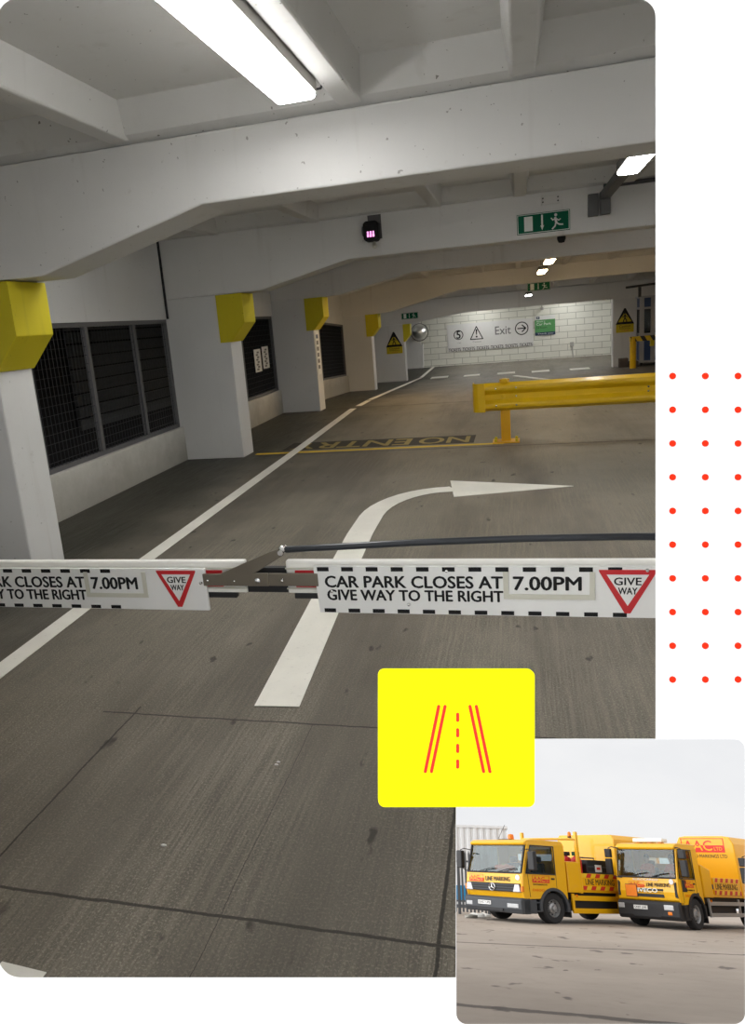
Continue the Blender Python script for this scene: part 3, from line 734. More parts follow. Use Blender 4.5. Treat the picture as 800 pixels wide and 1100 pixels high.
# ------------------------------------------------------------------ guard rail
def guard_rail():
    Y = 8.8
    x0 = at_y(508, 428, Y).x; x1 = 4.6
    e = empty('guard_rail', (x0, Y, 0)); tag(e, 'yellow steel guard rail with rounded end standing across the lane', 'guard rail')
    zc = .545; H2 = .165
    prof = [(0, -H2), (-.055, -H2+.035), (-.06, -.10), (-.055, -.075), (-.012, -.03), (-.012, .03), (-.055, .075), (-.06, .10), (-.055, H2-.035), (0, H2)]
    back = [(y+.006, z) for y, z in reversed(prof)]
    MB().prism([(y, z+zc) for y, z in prof+back], 'x', .13, x1-x0).build('rail_beam', M['rail'], e, bevel=.004)
    cap = []
    for k in range(9):
        t = PI/2*k/8 - PI/2*.0
        cap.append((.14-.14*math.sin(t), -.065 + .13*(1-math.cos(t))))
    cp = MB(); out = [(x, y) for x, y in cap] + [(x+.006 if k else x, y) for k, (x, y) in enumerate(reversed(cap))]
    cp.prism([(.14, -.068), (.06, -.068), (.02, -.05), (.0, -.01), (.0, .14), (.012, .14), (.012, 0), (.03, -.038), (.065, -.056), (.14, -.056)], 'z', zc-H2-.005, zc+H2+.005)
    cp.build('rail_end', M['rail'], e, bevel=.004)
    MB().box(.005, .03, .141, .15, zc-H2+.02, zc+H2-.02).build('end_stop', M['rail_end'], e)
    px = -.165-x0
    MB().box(px-.055, px+.055, .01, .08, .012, zc+.2).build('post', M['post'], e, bevel=.004)
    MB().prism([(px-.05, zc+.16), (px+.05, zc+.16), (px+.03, zc+.205), (px-.03, zc+.205)], 'y', -.03, .10).build('post_cap', M['rail'], e, bevel=.006)
    MB().box(px-.155, px+.155, -.09, .17, 0, .014).build('base_plate', M['post'], e, bevel=.002)
    for sx in (-1, 1):
        for yy in (-.05, .13):
            MB().cyl((px+sx*.12, yy, .014), (px+sx*.12, yy, .045), .016, n=8).build('anchor_bolt', M['pad'], e)
    for xx, zz in ((px-.10, .10), (px+.13, .10), (px-.10, -.10), (px+.13, -.10), (px+.13, 0), (px-.02, 0)):
        r = .012 if xx != px-.02 else .026
        y = -.058 if zz else -.014
        MB().lathe([(r, 0), (r*.8, -.008), (.001, -.012)], (xx, y, zc+zz), (0, 1, 0), 12).build('rail_bolt', M['chrome'] if r < .02 else M['rail'], e)
    MB().box(px+3.2, px+3.31, .01, .08, .0, zc+.1).build('post', M['post'], e)
    xx = at_y(697, 418, Y-.06).x-x0
    for dz in (.02, -.03): MB().ball((xx, -.02, zc+dz), .014, 8).build('rail_bolt', M['chrome'], e)
guard_rail()

# ------------------------------------------------------------------ height hoop and booth at the far side
Yh = 22.4
a, b = at_y(677.5, 392.5, Yh), at_y(679.5, 361.5, Yh)
zf = fz(Yh); e = empty('height_hoop', (a.x+.05, Yh, zf)); tag(e, 'yellow hoop barrier with black striped top bar before the booth', 'hoop barrier')
hz = b.z-zf
MB().cyl((0, 0, 0), (0, 0, hz), .085, n=14).build('post', M['rail'], e); MB().cyl((2.4, 0, 0), (2.4, 0, hz), .085, n=14).build('post', M['rail'], e)
MB().box(-.09, 2.5, -.07, .07, hz-.14, hz).build('top_bar', M['hazard'], e, bevel=.01)
MB().box(.45, .55, -.05, .05, hz-.3, hz-.14).build('hook', M['pad'], e)
Yk = 23.6; zf = fz(Yk)
xa = at_y(687, 350, Yk).x; zt = at_y(690, 318, Yk).z
e = empty('attendant_booth', (xa, Yk, zf)); tag(e, 'blue panelled attendant booth with grey frames at the far side', 'booth')
Hb = zt-zf; W, Dp = 2.0, 1.5
MB().box(0, W, 0, Dp, .1, .16).build('booth_floor', M['booth_frame'], e); MB().box(-.04, W+.04, -.04, Dp+.04, Hb-.06, Hb).build('roof', M['booth_frame'], e, bevel=.01)
for sx in (0.06, W-.06):
    for sy in (.06, Dp-.06): MB().box(sx-.03, sx+.03, sy-.03, sy+.03, 0, .1).build('foot', M['rubber'], e)
zs = [.16, .92, Hb-.36, Hb-.06]
for x0, x1 in ((0, .12), (.30, .42), (W-.12, W)): MB().box(x0, x1, 0, .06, .16, Hb-.06).build('frame_post', M['booth_frame'], e, bevel=.005)
for y0 in (Dp*.5, Dp-.08): MB().box(0, .06, y0, y0+.08, .16, Hb-.06).build('frame_post', M['booth_frame'], e)
for z in (.90, Hb-.38): MB().box(0, W, -.005, .055, z, z+.06).build('frame_rail', M['booth_frame'], e); MB().box(-.005, .055, 0, Dp, z, z+.06).build('frame_rail', M['booth_frame'], e)
MB().box(.02, W-.02, .01, .04, .16, .90).build('lower_panel', M['booth'], e); MB().box(.02, W-.02, .01, .04, Hb-.32, Hb-.06).build('upper_panel', M['booth'], e)
MB().box(.01, .04, .02, Dp-.02, .16, .90).build('lower_panel', M['booth'], e); MB().box(.01, .04, .02, Dp-.02, Hb-.32, Hb-.06).build('upper_panel', M['booth'], e)
MB().box(.42, W-.12, .02, .03, .96, Hb-.38).build('window_pane', M['booth_glass'], e); MB().box(.12, .30, .02, .03, .96, Hb-.38).build('window_pane', M['booth_glass'], e); MB().box(.02, .03, .06, Dp-.08, .96, Hb-.38).build('window_pane', M['booth_glass'], e)
MB().box(.35, W-.1, .35, .9, 1.0, 1.25).build('counter', M['wood'], e); MB().box(0, W, Dp-.05, Dp, .16, Hb-.06).build('back_panel', M['booth'], e)
MB().box(W-.04, W, 0, Dp, .16, Hb-.06).build('side_panel', M['booth'], e)
a = at_y(669, 391, 23.6)
for k, (dx, h) in enumerate(((0, .27), (.28, .16))):
    o = MB().box(a.x+dx-.12, a.x+dx+.14, 23.5, 23.75, fz(23.6), fz(23.6)+h).build('timber_block', M['timber'], bevel=.01)
    tag(o, ['taller dark timber block at the foot of the caution pillar', 'low dark timber block between the caution pillar and the hoop'][k], 'block')

# ------------------------------------------------------------------ folding entry barrier
def barrier():
    Y = 2.0
    e = empty('folding_barrier', (-2.35, Y, 0)); tag(e, 'white folding entry barrier with CAR PARK CLOSES AT and GIVE WAY panels', 'barrier')
    o = Vector((-2.35, Y, 0)); L = lambda x, y, z: (x-o.x, y-o.y, z)
    def bx(x0, x1, y0, y1, z0, z1): return MB().box(x0-o.x, x1-o.x, y0-o.y, y1-o.y, z0, z1)
    # boom halves
    for k, (x0, x1) in enumerate(((-2.72, -.838), (-.705, 2.0))):
        b = bx(x0, x1, 2.005, 2.03, .752, .858).build('boom', M['alu'], e, bevel=.006)
        MB().box(x0-o.x, x1-o.x, -.001, .004, .768, .772).build('boom_groove', M['plate'], b); MB().box(x0-o.x, x1-o.x, -.001, .004, .833, .837).build('boom_groove', M['plate'], b)
        bx(x0+.02, x1-.04, 2.008, 2.028, .735, .752).build('rubber_edge', M['rubber'], e)
        xr = (x1-.15, x1-.09) if k == 0 else (x0+.03, x0+.10)
        bx(-.98 if k == 0 else -.675, -.915 if k == 0 else -.60, 2.0, 2.005, .775, .828).build('reflector', M['red'], e)
    bx(-.837, -.706, 2.008, 2.026, .755, .835).build('rubber_joint', M['rubber'], e)
    # knuckle
    kp = MB().prism([(x-o.x, z) for x, z in ((-.975, .783), (-.975, .822), (-.915, .822), (-.745, .893), (-.712, .905), (-.700, .895), (-.702, .882), (-.80, .825), (-.757, .825), (-.757, .783))], 'y', -.016, -.008)
    kp.build('knuckle_plate', M['bracket'], e, bevel=.002)
    MB().box(-.757-o.x, -.60-o.x, -.014, -.006, .783, .824).build('knuckle_plate', M['bracket'], e, bevel=.002)
    for x, z, r in ((-.957, .802, .004), (-.868, .801, .004), (-.792, .802, .009), (-.712, .803, .005)):
        MB().lathe([(r, 0), (r, -.004), (r*.6, -.007), (.0005, -.008)], L(x, 1.984, z), (0, 1, 0), 12).build('bolt', M['chrome'], e, smooth=True)
    MB().cyl(L(-.708, 1.978, .892), L(-.708, 2.03, .892), .009, n=12).build('pivot_pin', M['chrome'], e); MB().ball(L(-.705, 1.99, .902), .011, 10).build('pivot_pin', M['chrome'], e)
    MB().tube([L(-.70, 2.01, .893), L(-.55, 2.01, .900), L(-.3, 2.01, .912), L(0, 2.01, .921), L(.25, 2.01, .924), L(.5, 2.01, .922), L(1.4, 2.01, .905), L(2.0, 2.01, .88)], .0105, 12).build('push_rod', M['rod'], e, smooth=True)
    # sign panels (separate boards bolted on the boom)
    def panel(x0, x1, z0, z1, txt):
        p = MB().prism([(x0-o.x, z1), (x1-o.x+ (0 if txt else -.0), z1), (x1-o.x, z0), (x0-o.x+.01, z0)], 'y', -.012, -.002).build('sign_panel', M['sign_white'], e)
        w, h = x1-x0, z1-z0
        P2 = Plane2((x0-o.x, -.012, z0), (1, 0, 0), (0, 0, 1), w, h)
        return p, P2
    def dashes(P2, p, x0, x1, w, per, duty, ph, top, bot):
        t = MB(); n = int((x1-x0)/per)+1
        for k in range(n):
            a = (x0+k*per)/w; b = a+per*duty/w
            if b <= x1/w: P2.rect(t, a, top, b, 1-.012, .0005, .0008)
        t.build('border_stripe', M['black'], p)
        t = MB()
        for k in range(n):
            a = (x0+ph+k*per)/w; b = a+per*duty/w
            if b <= x1/w: P2.rect(t, a, .012, b, bot, .0005, .0008)
        t.build('border_stripe', M['black'], p)
    def give_way(P2, p, w, h, a0, a1, at, ab):
        t = MB(); c = (a0+a1)/2
        P2.poly(t, [(a0, at), (a0+.0, at+.03), (a1, at+.03), (a1, at), (c+.006, ab), (c-.006, ab)], .0005, .0010); tr = t.build('give_way_border', M['red'], p)
        k = (a1-a0)
        t = MB(); P2.poly(t, [(a0+k*.135, at-.06), (a1-k*.135, at-.06), (c, ab+.15)], .0017, .0010); t.build('give_way_field', M['sign_white'], p)
        P2.text('GIVE', c-k*.235, at-.26, c+k*.235, at-.115, M['black'], p, .03, .0028, .0006); P2.text('WAY', c-k*.165, at-.44, c+k*.165, at-.31, M['black'], p, .03, .0028, .0006)
    def holder(P2, p, a0, a1, b0, b1, w, h):
        t = MB(); d = .014
        P2.rect(t, a0, b0, a0+d/w, b1, .0006, .003); P2.rect(t, a1-d/w, b0, a1, b1, .0006, .003); P2.rect(t, a0+d/w, b0, a1-d/w, b0+d/h, .0006, .003)
        return t.build('time_holder', M['plate'], p)
    # right-hand board
    x0, x1 = -.612, .62; z0, z1 = .699, .846
    p, P2 = panel(x0, x1, z0, z1, True); w, h = x1-x0, z1-z0; S = lambda x: (x-x0)/w
    dashes(P2, p, .012, .93, w, .0745, .48, .012, .90, .095)
    P2.text('CAR PARK CLOSES AT', S(-.578), .555, S(-.060), .80, M['black'], p, .042, .0005, .0008); P2.text('GIVE WAY TO THE RIGHT', S(-.574), .28, S(-.060), .505, M['black'], p, .042, .0005, .0008)
    P2.text('7.00PM', S(-.030), .53, S(.150), .80, M['black'], p, .042, .0005, .0008)
    holder(P2, p, S(-.058), S(.186), .35, .90, w, h)
    give_way(P2, p, w, h, S(.196), S(.342), .91, .09)
    for xx, zz in ((-.215, .91), (.318, .93), (-.56, .47), (-.33, .2)):
        c = P2.p(S(xx), zz); MB().lathe([(.006, 0), (.004, -.004), (.0005, -.005)], c, (0, 1, 0), 10).build('bolt', M['chrome'], p, smooth=True)
    # left-hand board
    x0, x1 = -2.26, -.968; z0, z1 = .699, .838
    p, P2 = panel(x0, x1, z0, z1, False); w, h = x1-x0, z1-z0; S = lambda x: (x+.013-x0)/w
    dashes(P2, p, .03, .98, w, .0745, .48, .02, .90, .095)
    P2.text('CAR PARK CLOSES AT', S(-1.95), .53, S(-1.415), .80, M['black'], p, .042, .0005, .0008); P2.text('GIVE WAY TO THE RIGHT', S(-1.945), .22, S(-1.415), .47, M['black'], p, .042, .0005, .0008)
    P2.text('7.00PM', S(-1.388), .50, S(-1.222), .79, M['black'], p, .042, .0005, .0008)
    holder(P2, p, S(-1.412), S(-1.187), .30, .92, w, h)
    give_way(P2, p, w, h, S(-1.148), S(-1.012), .93, .08)
    c = P2.p(S(-.998), .66); MB().lathe([(.006, 0), (.004, -.004), (.0005, -.005)], c, (0, 1, 0), 10).build('bolt', M['chrome'], p, smooth=True)
    # pedestal outside the frame that carries the boom
    bx(-3.05, -2.70, 2.0, 2.35, 0, 1.02).build('pedestal', M['rail'], e, bevel=.02); bx(1.93, 2.03, 2.0, 2.1, 0, .75).build('rest_post', M['rail'], e)
barrier()

# ------------------------------------------------------------------ white collage page, added in front as a wall with two openings
def px_plane(pts, d): return [at_d(x, y, d) for x, y in pts]
def build_surround():
    # the union outline of the big opening and the small one
    r = 19
    def arc(cx, cy, rad, a0, a1, n=8): return [(cx+rad*math.cos(math.radians(a0+(a1-a0)*i/n)), cy+rad*math.sin(math.radians(a0+(a1-a0)*i/n))) for i in range(n+1)]
    R2 = INSET_R
    loop = arc(-1.5+r, -1+r, r, 180, 270) + arc(704-r, -1+r, r, 270, 360) + [(704, 794)] + arc(800-R2, 794+R2, R2, 270, 360) + arc(800-R2, 1100-R2, R2, 0, 90) + arc(490+R2, 1100-R2, R2, 90, 180) + [(490, 1050)] + arc(r+2.5, 1050-r-4, r+4, 90, 180)
    def outer(d):
        return [CAM + AX*u + AD*v + AF*d for u, v in ((-4.9, -2.9), (8.0, -2.9), (8.0, 2.5), (-4.9, 2.5))]
    mb = MB()
    rings = []
    for d in (BOARD, BOARD+.03):
        o_ = outer(d); h_ = px_plane(loop, d)
        c = lambda p: Vector(((p-CAM).dot(AX), (p-CAM).dot(AD), 0))
        tri = tessellate_polygon([[c(p) for p in o_], [c(p) for p in h_]])
        mb.add(o_+h_, [tuple(t) for t in tri]); rings.append((o_, h_))
    for k in (0, 1):
        a, b = rings[0][k], rings[1][k]; n = len(a)
        mb.add(a+b, [(i, (i+1) % n, n+(i+1) % n, n+i) for i in range(n)])
    o = mb.build('page_surround', M['display']); struct(o, 'added white page surround with two rounded openings')
    # lining added from the small opening down through the deck, keeps light apart
    inn, out = rrect(*INSET, INSET_R), rrect(INSET[0]-.5, INSET[1]-.5, INSET[2]+.5, INSET[3]+.5, INSET_R+.5)
    A = px_plane(inn, BOARD+.002); B = px_plane(out, BOARD+.002)
    A2 = [at_z(x, y, -.17) for x, y in inn]; B2 = [at_z(x, y, -.17) for x, y in out]
    n = len(A); mb = MB()
    for p, q in ((A, A2), (B, B2), (A, B), (A2, B2)):
        mb.add(p+q, [(i, (i+1) % n, n+(i+1) % n, n+i) for i in range(n)])
    struct(mb.build('added_shaft', M['lining']))
build_surround()
def flat_axes(d): return Matrix(((AX.x, -AD.x, -AF.x, 0), (AX.y, -AD.y, -AF.y, 0), (AX.z, -AD.z, -AF.z, 0), (0, 0, 0, 1)))
PXM = BOARD/F_PX
def wall_matrix(x, y, d=BOARD):
    m = flat_axes(0); m.translation = at_d(x, y, d); return m
# yellow road-icon panel bracketed over the corner of the small opening
cd = BOARD-.012; k = cd/F_PX
e = empty('icon_panel', mat=wall_matrix(490.2, 867, cd)); tag(e, 'square yellow panel with a red road icon over the corner of the truck view', 'sign')
w, h = 168*k, 147.5*k
poly = [(q[0]*k, q[1]*k) for q in rrect(-84, 0, 84, 147.5, 7)]
MB().prism(poly, 'z', -.010, 0).build('panel_board', M['card'], e)
def icon_bar(x0, y0, x1, y1, nm):
    q = lambda x, y: Vector(((x-490.2)*k, (867-y)*k, .0))
    a, b = q(x0, y0), q(x1, y1); d = (b-a).normalized(); s = Vector((-d.y, d.x, 0)); r = 1.62*k; pts = []
    for c, ang in ((b, -90), (a, 90)):
        for i in range(9):
            t = math.radians(ang+180*i/8); pts.append(c + d*(r*math.cos(t)) + s*(r*math.sin(t)))
    MB().slab(pts, (0, 0, 1), .0008).build(nm, M['icon_red'], e)
icon_bar(471.0, 758.8, 456.6, 828.8, 'lane_edge'); icon_bar(477.8, 758.8, 463.2, 828.8, 'lane_edge')
icon_bar(504.6, 758.8, 519.2, 828.8, 'lane_edge'); icon_bar(511.4, 758.8, 526.0, 828.8, 'lane_edge')
for y0 in (767.2, 783.8, 800.6, 817.4): icon_bar(491.4, y0, 491.4, y0+6.6, 'lane_dash')
for r_ in range(10):
    for c_ in range(3):
        x, y = 722 + 35.1*c_, 404 + 36.2*r_
        o = empty('red_stud', mat=wall_matrix(x, y, BOARD))
        tag(o, 'small flat red dot on the white page surround, in the grid of dots', 'dot', 'red dots in a grid')
        s = 3.5*PXM
        MB().lathe([(.0001, .0025), (s*.92, .0025), (s, .0018), (s, .0)], (0, 0, 0), (0, 0, 1), 18).build('stud_face', M['dot_red'], o)


# ------------------------------------------------------------------ the truck yard below the deck, seen down the shaft
EYE = 1.41
def yard_frame():
    f = ray(645, 948).normalized()
    up_pic = -AD
    u0 = (up_pic - f*up_pic.dot(f)).normalized()          # keeps uprights upright
    r = AX - f*AX.dot(f); u1 = r.cross(f).normalized()    # keeps the ground level across
    u = (u0*.25 + u1*.75); u = (u - f*u.dot(f)).normalized()
    r = f.cross(u)
    return r, f, u
YR, YF, YU = yard_frame()
YO = CAM - YU*EYE
YM = Matrix(((YR.x, YF.x, YU.x, YO.x), (YR.y, YF.y, YU.y, YO.y), (YR.z, YF.z, YU.z, YO.z), (0, 0, 0, 1)))
def yard_at(x, y):            # ground point of the yard, in yard metres
    d = ray(x, y); t = -EYE/d.dot(YU); p = d*t
    return Vector((p.dot(YR), p.dot(YF), 0))
def yard_mat(x, y, z=0, yaw=0): return YM @ Matrix.Translation((x, y, z)) @ Matrix.Rotation(yaw, 4, 'Z')

def yard_ground():
    m, nt, b, _ = nodes_of('yard_concrete'); P = objc(nt)
    sep = N(nt, 'ShaderNodeSeparateXYZ'); nt.links.new(P, sep.inputs[0]); X, Y = sep.outputs[0], sep.outputs[1]
    col = mixc(nt, ramp(nt, noise(nt, P, .25, 6, .6), .3, .7), (.36, .30, .245), (.45, .38, .315))
    col = mixc(nt, ramp(nt, noise(nt, P, 2.2, 5, .7), .45, .8, 0, .35), col, (.30, .24, .195))
    col = mixc(nt, ramp(nt, noise(nt, P, 1, 3, .5, stretch=(1.1, .75, 1)), .645, .685, 0, .8), col, (.10, .08, .07))
    col = mixc(nt, ramp(nt, noise(nt, P, 1, 3, .5, stretch=(3.0, 1.9, 1)), .69, .73, 0, .75), col, (.09, .07, .06))
    wob = math_(nt, 'MULTIPLY', math_(nt, 'SUBTRACT', noise(nt, P, 1.6, 6, .7), .5), .35)
    for (p, q) in (((490, 1012), (800, 1026)), ((490, 1079), (700, 1098))):
        a, c = yard_at(*p), yard_at(*q); s = (c.y-a.y)/(c.x-a.x); wd = .07 if p[1] < 1050 else .075
        d = math_(nt, 'ABSOLUTE', math_(nt, 'ADD', math_(nt, 'SUBTRACT', math_(nt, 'SUBTRACT', Y, a.y), math_(nt, 'MULTIPLY', math_(nt, 'SUBTRACT', X, a.x), s)), wob))
        col = mixc(nt, ramp(nt, d, wd, wd*2.2, .85, 0), col, (.07, .055, .045))
    nt.links.new(col, b.inputs['Base Color']); b.inputs['Roughness'].default_value = .8
    bump(nt, b, noise(nt, P, 9, 5, .7), .3, .02)
    mb = MB(); mb.box(-30, 26, 7.0, 66, -.3, 0)
    o = mb.build('ground', m); o.matrix_world = YM; struct(o)
yard_ground()

M['t_yellow'] = plain('truck_yellow', (.86, .45, .004), .35, var=.05, scale=1.2, coat=.3); M['t_grey'] = plain('truck_grey_plastic', (.055, .06, .068), .55); M['t_black'] = plain('truck_black_plastic', (.018, .018, .02), .5)
M['t_glass'] = glass('windscreen_glass', (.62, .70, .70), .035); M['t_side_glass'] = glass('side_glass', (.45, .5, .52), .04)
M['t_tyre'] = plain('tyre_rubber', (.022, .022, .023), .8); M['t_rim'] = plain('wheel_rim_steel', (.36, .36, .36), .4, .5); M['t_lamp'] = plain('headlamp_lens', (.46, .47, .48), .15, .2, coat=.4)
M['t_amber'] = plain('amber_lens', (.85, .22, .01), .25); M['t_inner'] = plain('cab_trim', (.07, .07, .075), .8); M['t_plate'] = plain('number_plate_white', (.78, .78, .76), .4)
M['t_red'] = plain('truck_logo_red', (.72, .035, .02), .4); M['t_logo_yellow'] = plain('truck_logo_yellow', (.90, .50, .01), .4); M['t_frame'] = plain('chassis_black', (.02, .02, .022), .6)
M['t_chev'] = stripes('red_yellow_chevrons', (.62, .03, .02), (.86, .55, .02), (1, 0, .6), .42, .5); M['t_orange'] = plain('orange_hazard_plate', (.90, .24, .015), .45); M['t_rail'] = plain('galvanised_guard', (.42, .42, .41), .45, .4)
M['hi_vis'] = plain('orange_hi_vis', (.85, .13, .03), .7); M['skin'] = plain('skin', (.50, .29, .20), .6); M['hair'] = plain('dark_hair', (.03, .022, .016), .7); M['trouser'] = plain('dark_trousers', (.03, .035, .05), .8)
M['t_red_bottle'] = plain('red_gas_bottle', (.55, .02, .015), .35); M['t_green'] = plain('green_bottle', (.01, .09, .05), .4); M['t_canvas'] = plain('white_helmet', (.78, .78, .77), .35)
M['fence'] = plain('galvanised_palisade', (.12, .13, .145), .5, .4); M['container'] = plain('white_container', (.66, .67, .68), .5); M['sky_blue'] = plain('blue_band', (.02, .22, .45), .5)

def wheel(x, y, r, root, side):
    t = MB().lathe([(r*.58, -.13), (r*.9, -.145), (r*.99, -.115), (r, -.06), (r, .06), (r*.99, .115), (r*.9, .145), (r*.58, .13), (r*.56, 0), (r*.58, -.13)], (x, y, r), (0, 1, 0), 32).build('wheel', M['t_tyre'], root, smooth=True)
    s = side
    MB().lathe([(r*.60, .13*s), (r*.55, .10*s), (r*.50, .02*s), (r*.36, .03*s), (r*.33, .09*s), (r*.20, .12*s), (r*.17, .17*s), (.001, .18*s)], (x, y, r), (0, 1, 0), 24).build('rim', M['t_rim'], t, smooth=True)
    nb = MB()
    for k in range(8):
        a = 2*PI*k/8; nb.cyl((x+r*.42*math.cos(a), y+s*.03, r+r*.42*math.sin(a)), (x+r*.42*math.cos(a), y+s*.07, r+r*.42*math.sin(a)), .018, n=6)
    nb.build('wheel_nut', M['t_tyre'], t)
    return t

def logo(root, o, ux, w, h, full=True):
    """block letters, red above and yellow on the red lower band"""
    uy = (0, 0, 1); P2 = Plane2(o, ux, uy, w, h)
    t = MB(); P2.rect(t, 0, 0, 1, .5, .004, .002); 
    for a in ((0, .5, .02, 1), (.98, .5, 1, 1), (0, .96, 1, 1)): P2.rect(t, *a, .004, .002)
    lg = t.build('logo_panel', M['t_red'], root)
    P2.text('AAC', .06, .12, .72, .84, M['t_red'], lg, 0, .006, .003, band=(.52, 1.0)); P2.text('AAC', .06, .12, .72, .84, M['t_logo_yellow'], lg, 0, .006, .003, band=(0., .525)); P2.text('LTD', .76, .14, .94, .38, M['t_logo_yellow'], lg, 0, .006, .003)

def person_in_cab(root_mat, lx, ly, lz, label):
    """a driver seated at the wheel: one continuous body grown from a joint skeleton"""
    J = {'pelvis': (0, 0, 0, .15), 'waist': (.02, 0, .20, .14), 'chest': (.03, 0, .42, .165), 'neck': (.05, 0, .58, .062), 'chin': (.075, 0, .66, .075), 'head': (.07, 0, .76, .10), 'crown': (.06, 0, .85, .07)}
    E_ = [('pelvis', 'waist'), ('waist', 'chest'), ('chest', 'neck'), ('neck', 'chin'), ('chin', 'head'), ('head', 'crown')]
    for s, n in ((1, 'l'), (-1, 'r')):
        J.update({'sh'+n: (.03, s*.20, .50, .075), 'el'+n: (.16, s*.27, .26, .052), 'wr'+n: (.40, s*.17, .30, .036), 'hand'+n: (.47, s*.15, .33, .04),
                  'hip'+n: (.04, s*.10, -.02, .10), 'kn'+n: (.44, s*.13, .02, .075), 'an'+n: (.52, s*.13, -.38, .05), 'toe'+n: (.66, s*.13, -.42, .045)})
        E_ += [('chest', 'sh'+n), ('sh'+n, 'el'+n), ('el'+n, 'wr'+n), ('wr'+n, 'hand'+n), ('pelvis', 'hip'+n), ('hip'+n, 'kn'+n), ('kn'+n, 'an'+n), ('an'+n, 'toe'+n)]
    keys = list(J); me = D.meshes.new('person_skeleton'); me.from_pydata([J[k][:3] for k in keys], [(keys.index(a), keys.index(b)) for a, b in E_], [])
    o = D.objects.new('person', me); COL.objects.link(o)
    sk = o.modifiers.new('skin', 'SKIN'); sb = o.modifiers.new('sub', 'SUBSURF'); sb.levels = sb.render_levels = 2
    for i, k in enumerate(keys):
        v = me.skin_vertices[0].data[i]; v.radius = (J[k][3],)*2; v.use_root = (k == 'pelvis')
    dg = bpy.context.evaluated_depsgraph_get(); dg.update()
    bm_ = D.meshes.new_from_object(o.evaluated_get(dg)); o.modifiers.clear(); o.data = bm_; bm_.name = 'person'
    bm_.materials.clear()
    for k in ('hi_vis', 'skin', 'trouser'): bm_.materials.append(M[k])
    for p in bm_.polygons:
        c = p.center; p.use_smooth = True
        p.material_index = 1 if (c.z > .585 or (c.x > .36 and c.z > .2)) else (2 if c.z < .06 else 0)
    o.matrix_world = root_mat @ Matrix.Translation((lx, ly, lz))
    MB().ball((.045, 0, .80), .115, 16, .95, .88, .9).build('hair', M['hair'], o, smooth=True)
    for s in (-1, 1):
        MB().ball((.165, s*.035, .765), .014, 8).build('eye', M['t_black'], o, smooth=True); MB().ball((.07, s*.105, .745), .03, 8, .6, .4, 1).build('ear', M['skin'], o, smooth=True)
    MB().ball((.182, 0, .735), .022, 8, 1, .7, 1.2).build('nose', M['skin'], o, smooth=True); MB().ball((.163, 0, .69), .024, 8, .4, 1, .25).build('mouth', M['t_red'], o, smooth=True)
    for s in (-1, 1):
        for k in range(4):
            y = s*(.13+.022*k); MB().tube([(.47, y, .345), (.505, y, .355), (.525, y, .335), (.515, y, .315)], .009, 6).build('finger', M['skin'], o, smooth=True)
        MB().tube([(.46, s*.12, .33), (.49, s*.105, .345), (.515, s*.11, .34)], .010, 6).build('thumb', M['skin'], o, smooth=True)
    return tag(o, label, 'person')

def mirror_arm(root, x, y, s, z0, z1, two, mt):
    mb = MB(); mb.box(x-.06, x+.09, y+s*.10, y+s*.34, z0, z0+(z1-z0)*(.62 if two else 1.0))
    g = mb.build('mirror', mt, root, bevel=.035, seg=3)
    if two: MB().box(x-.06, x+.09, y+s*.09, y+s*.33, z0+(z1-z0)*.66, z1).build('wide_mirror', mt, g, bevel=.03, seg=3)
    MB().tube([(x-.02, y-s*.22, z1+.02), (x, y+s*.06, z1+.07), (x+.02, y+s*.18, z1+.03), (x+.02, y+s*.2, z1-.1)], .016, 8).build('mirror_arm', mt, g)
    MB().tube([(x-.02, y-s*.22, z0-.08), (x, y+s*.04, z0-.06), (x+.01, y+s*.16, z0+.04)], .014, 8).build('mirror_arm', mt, g)

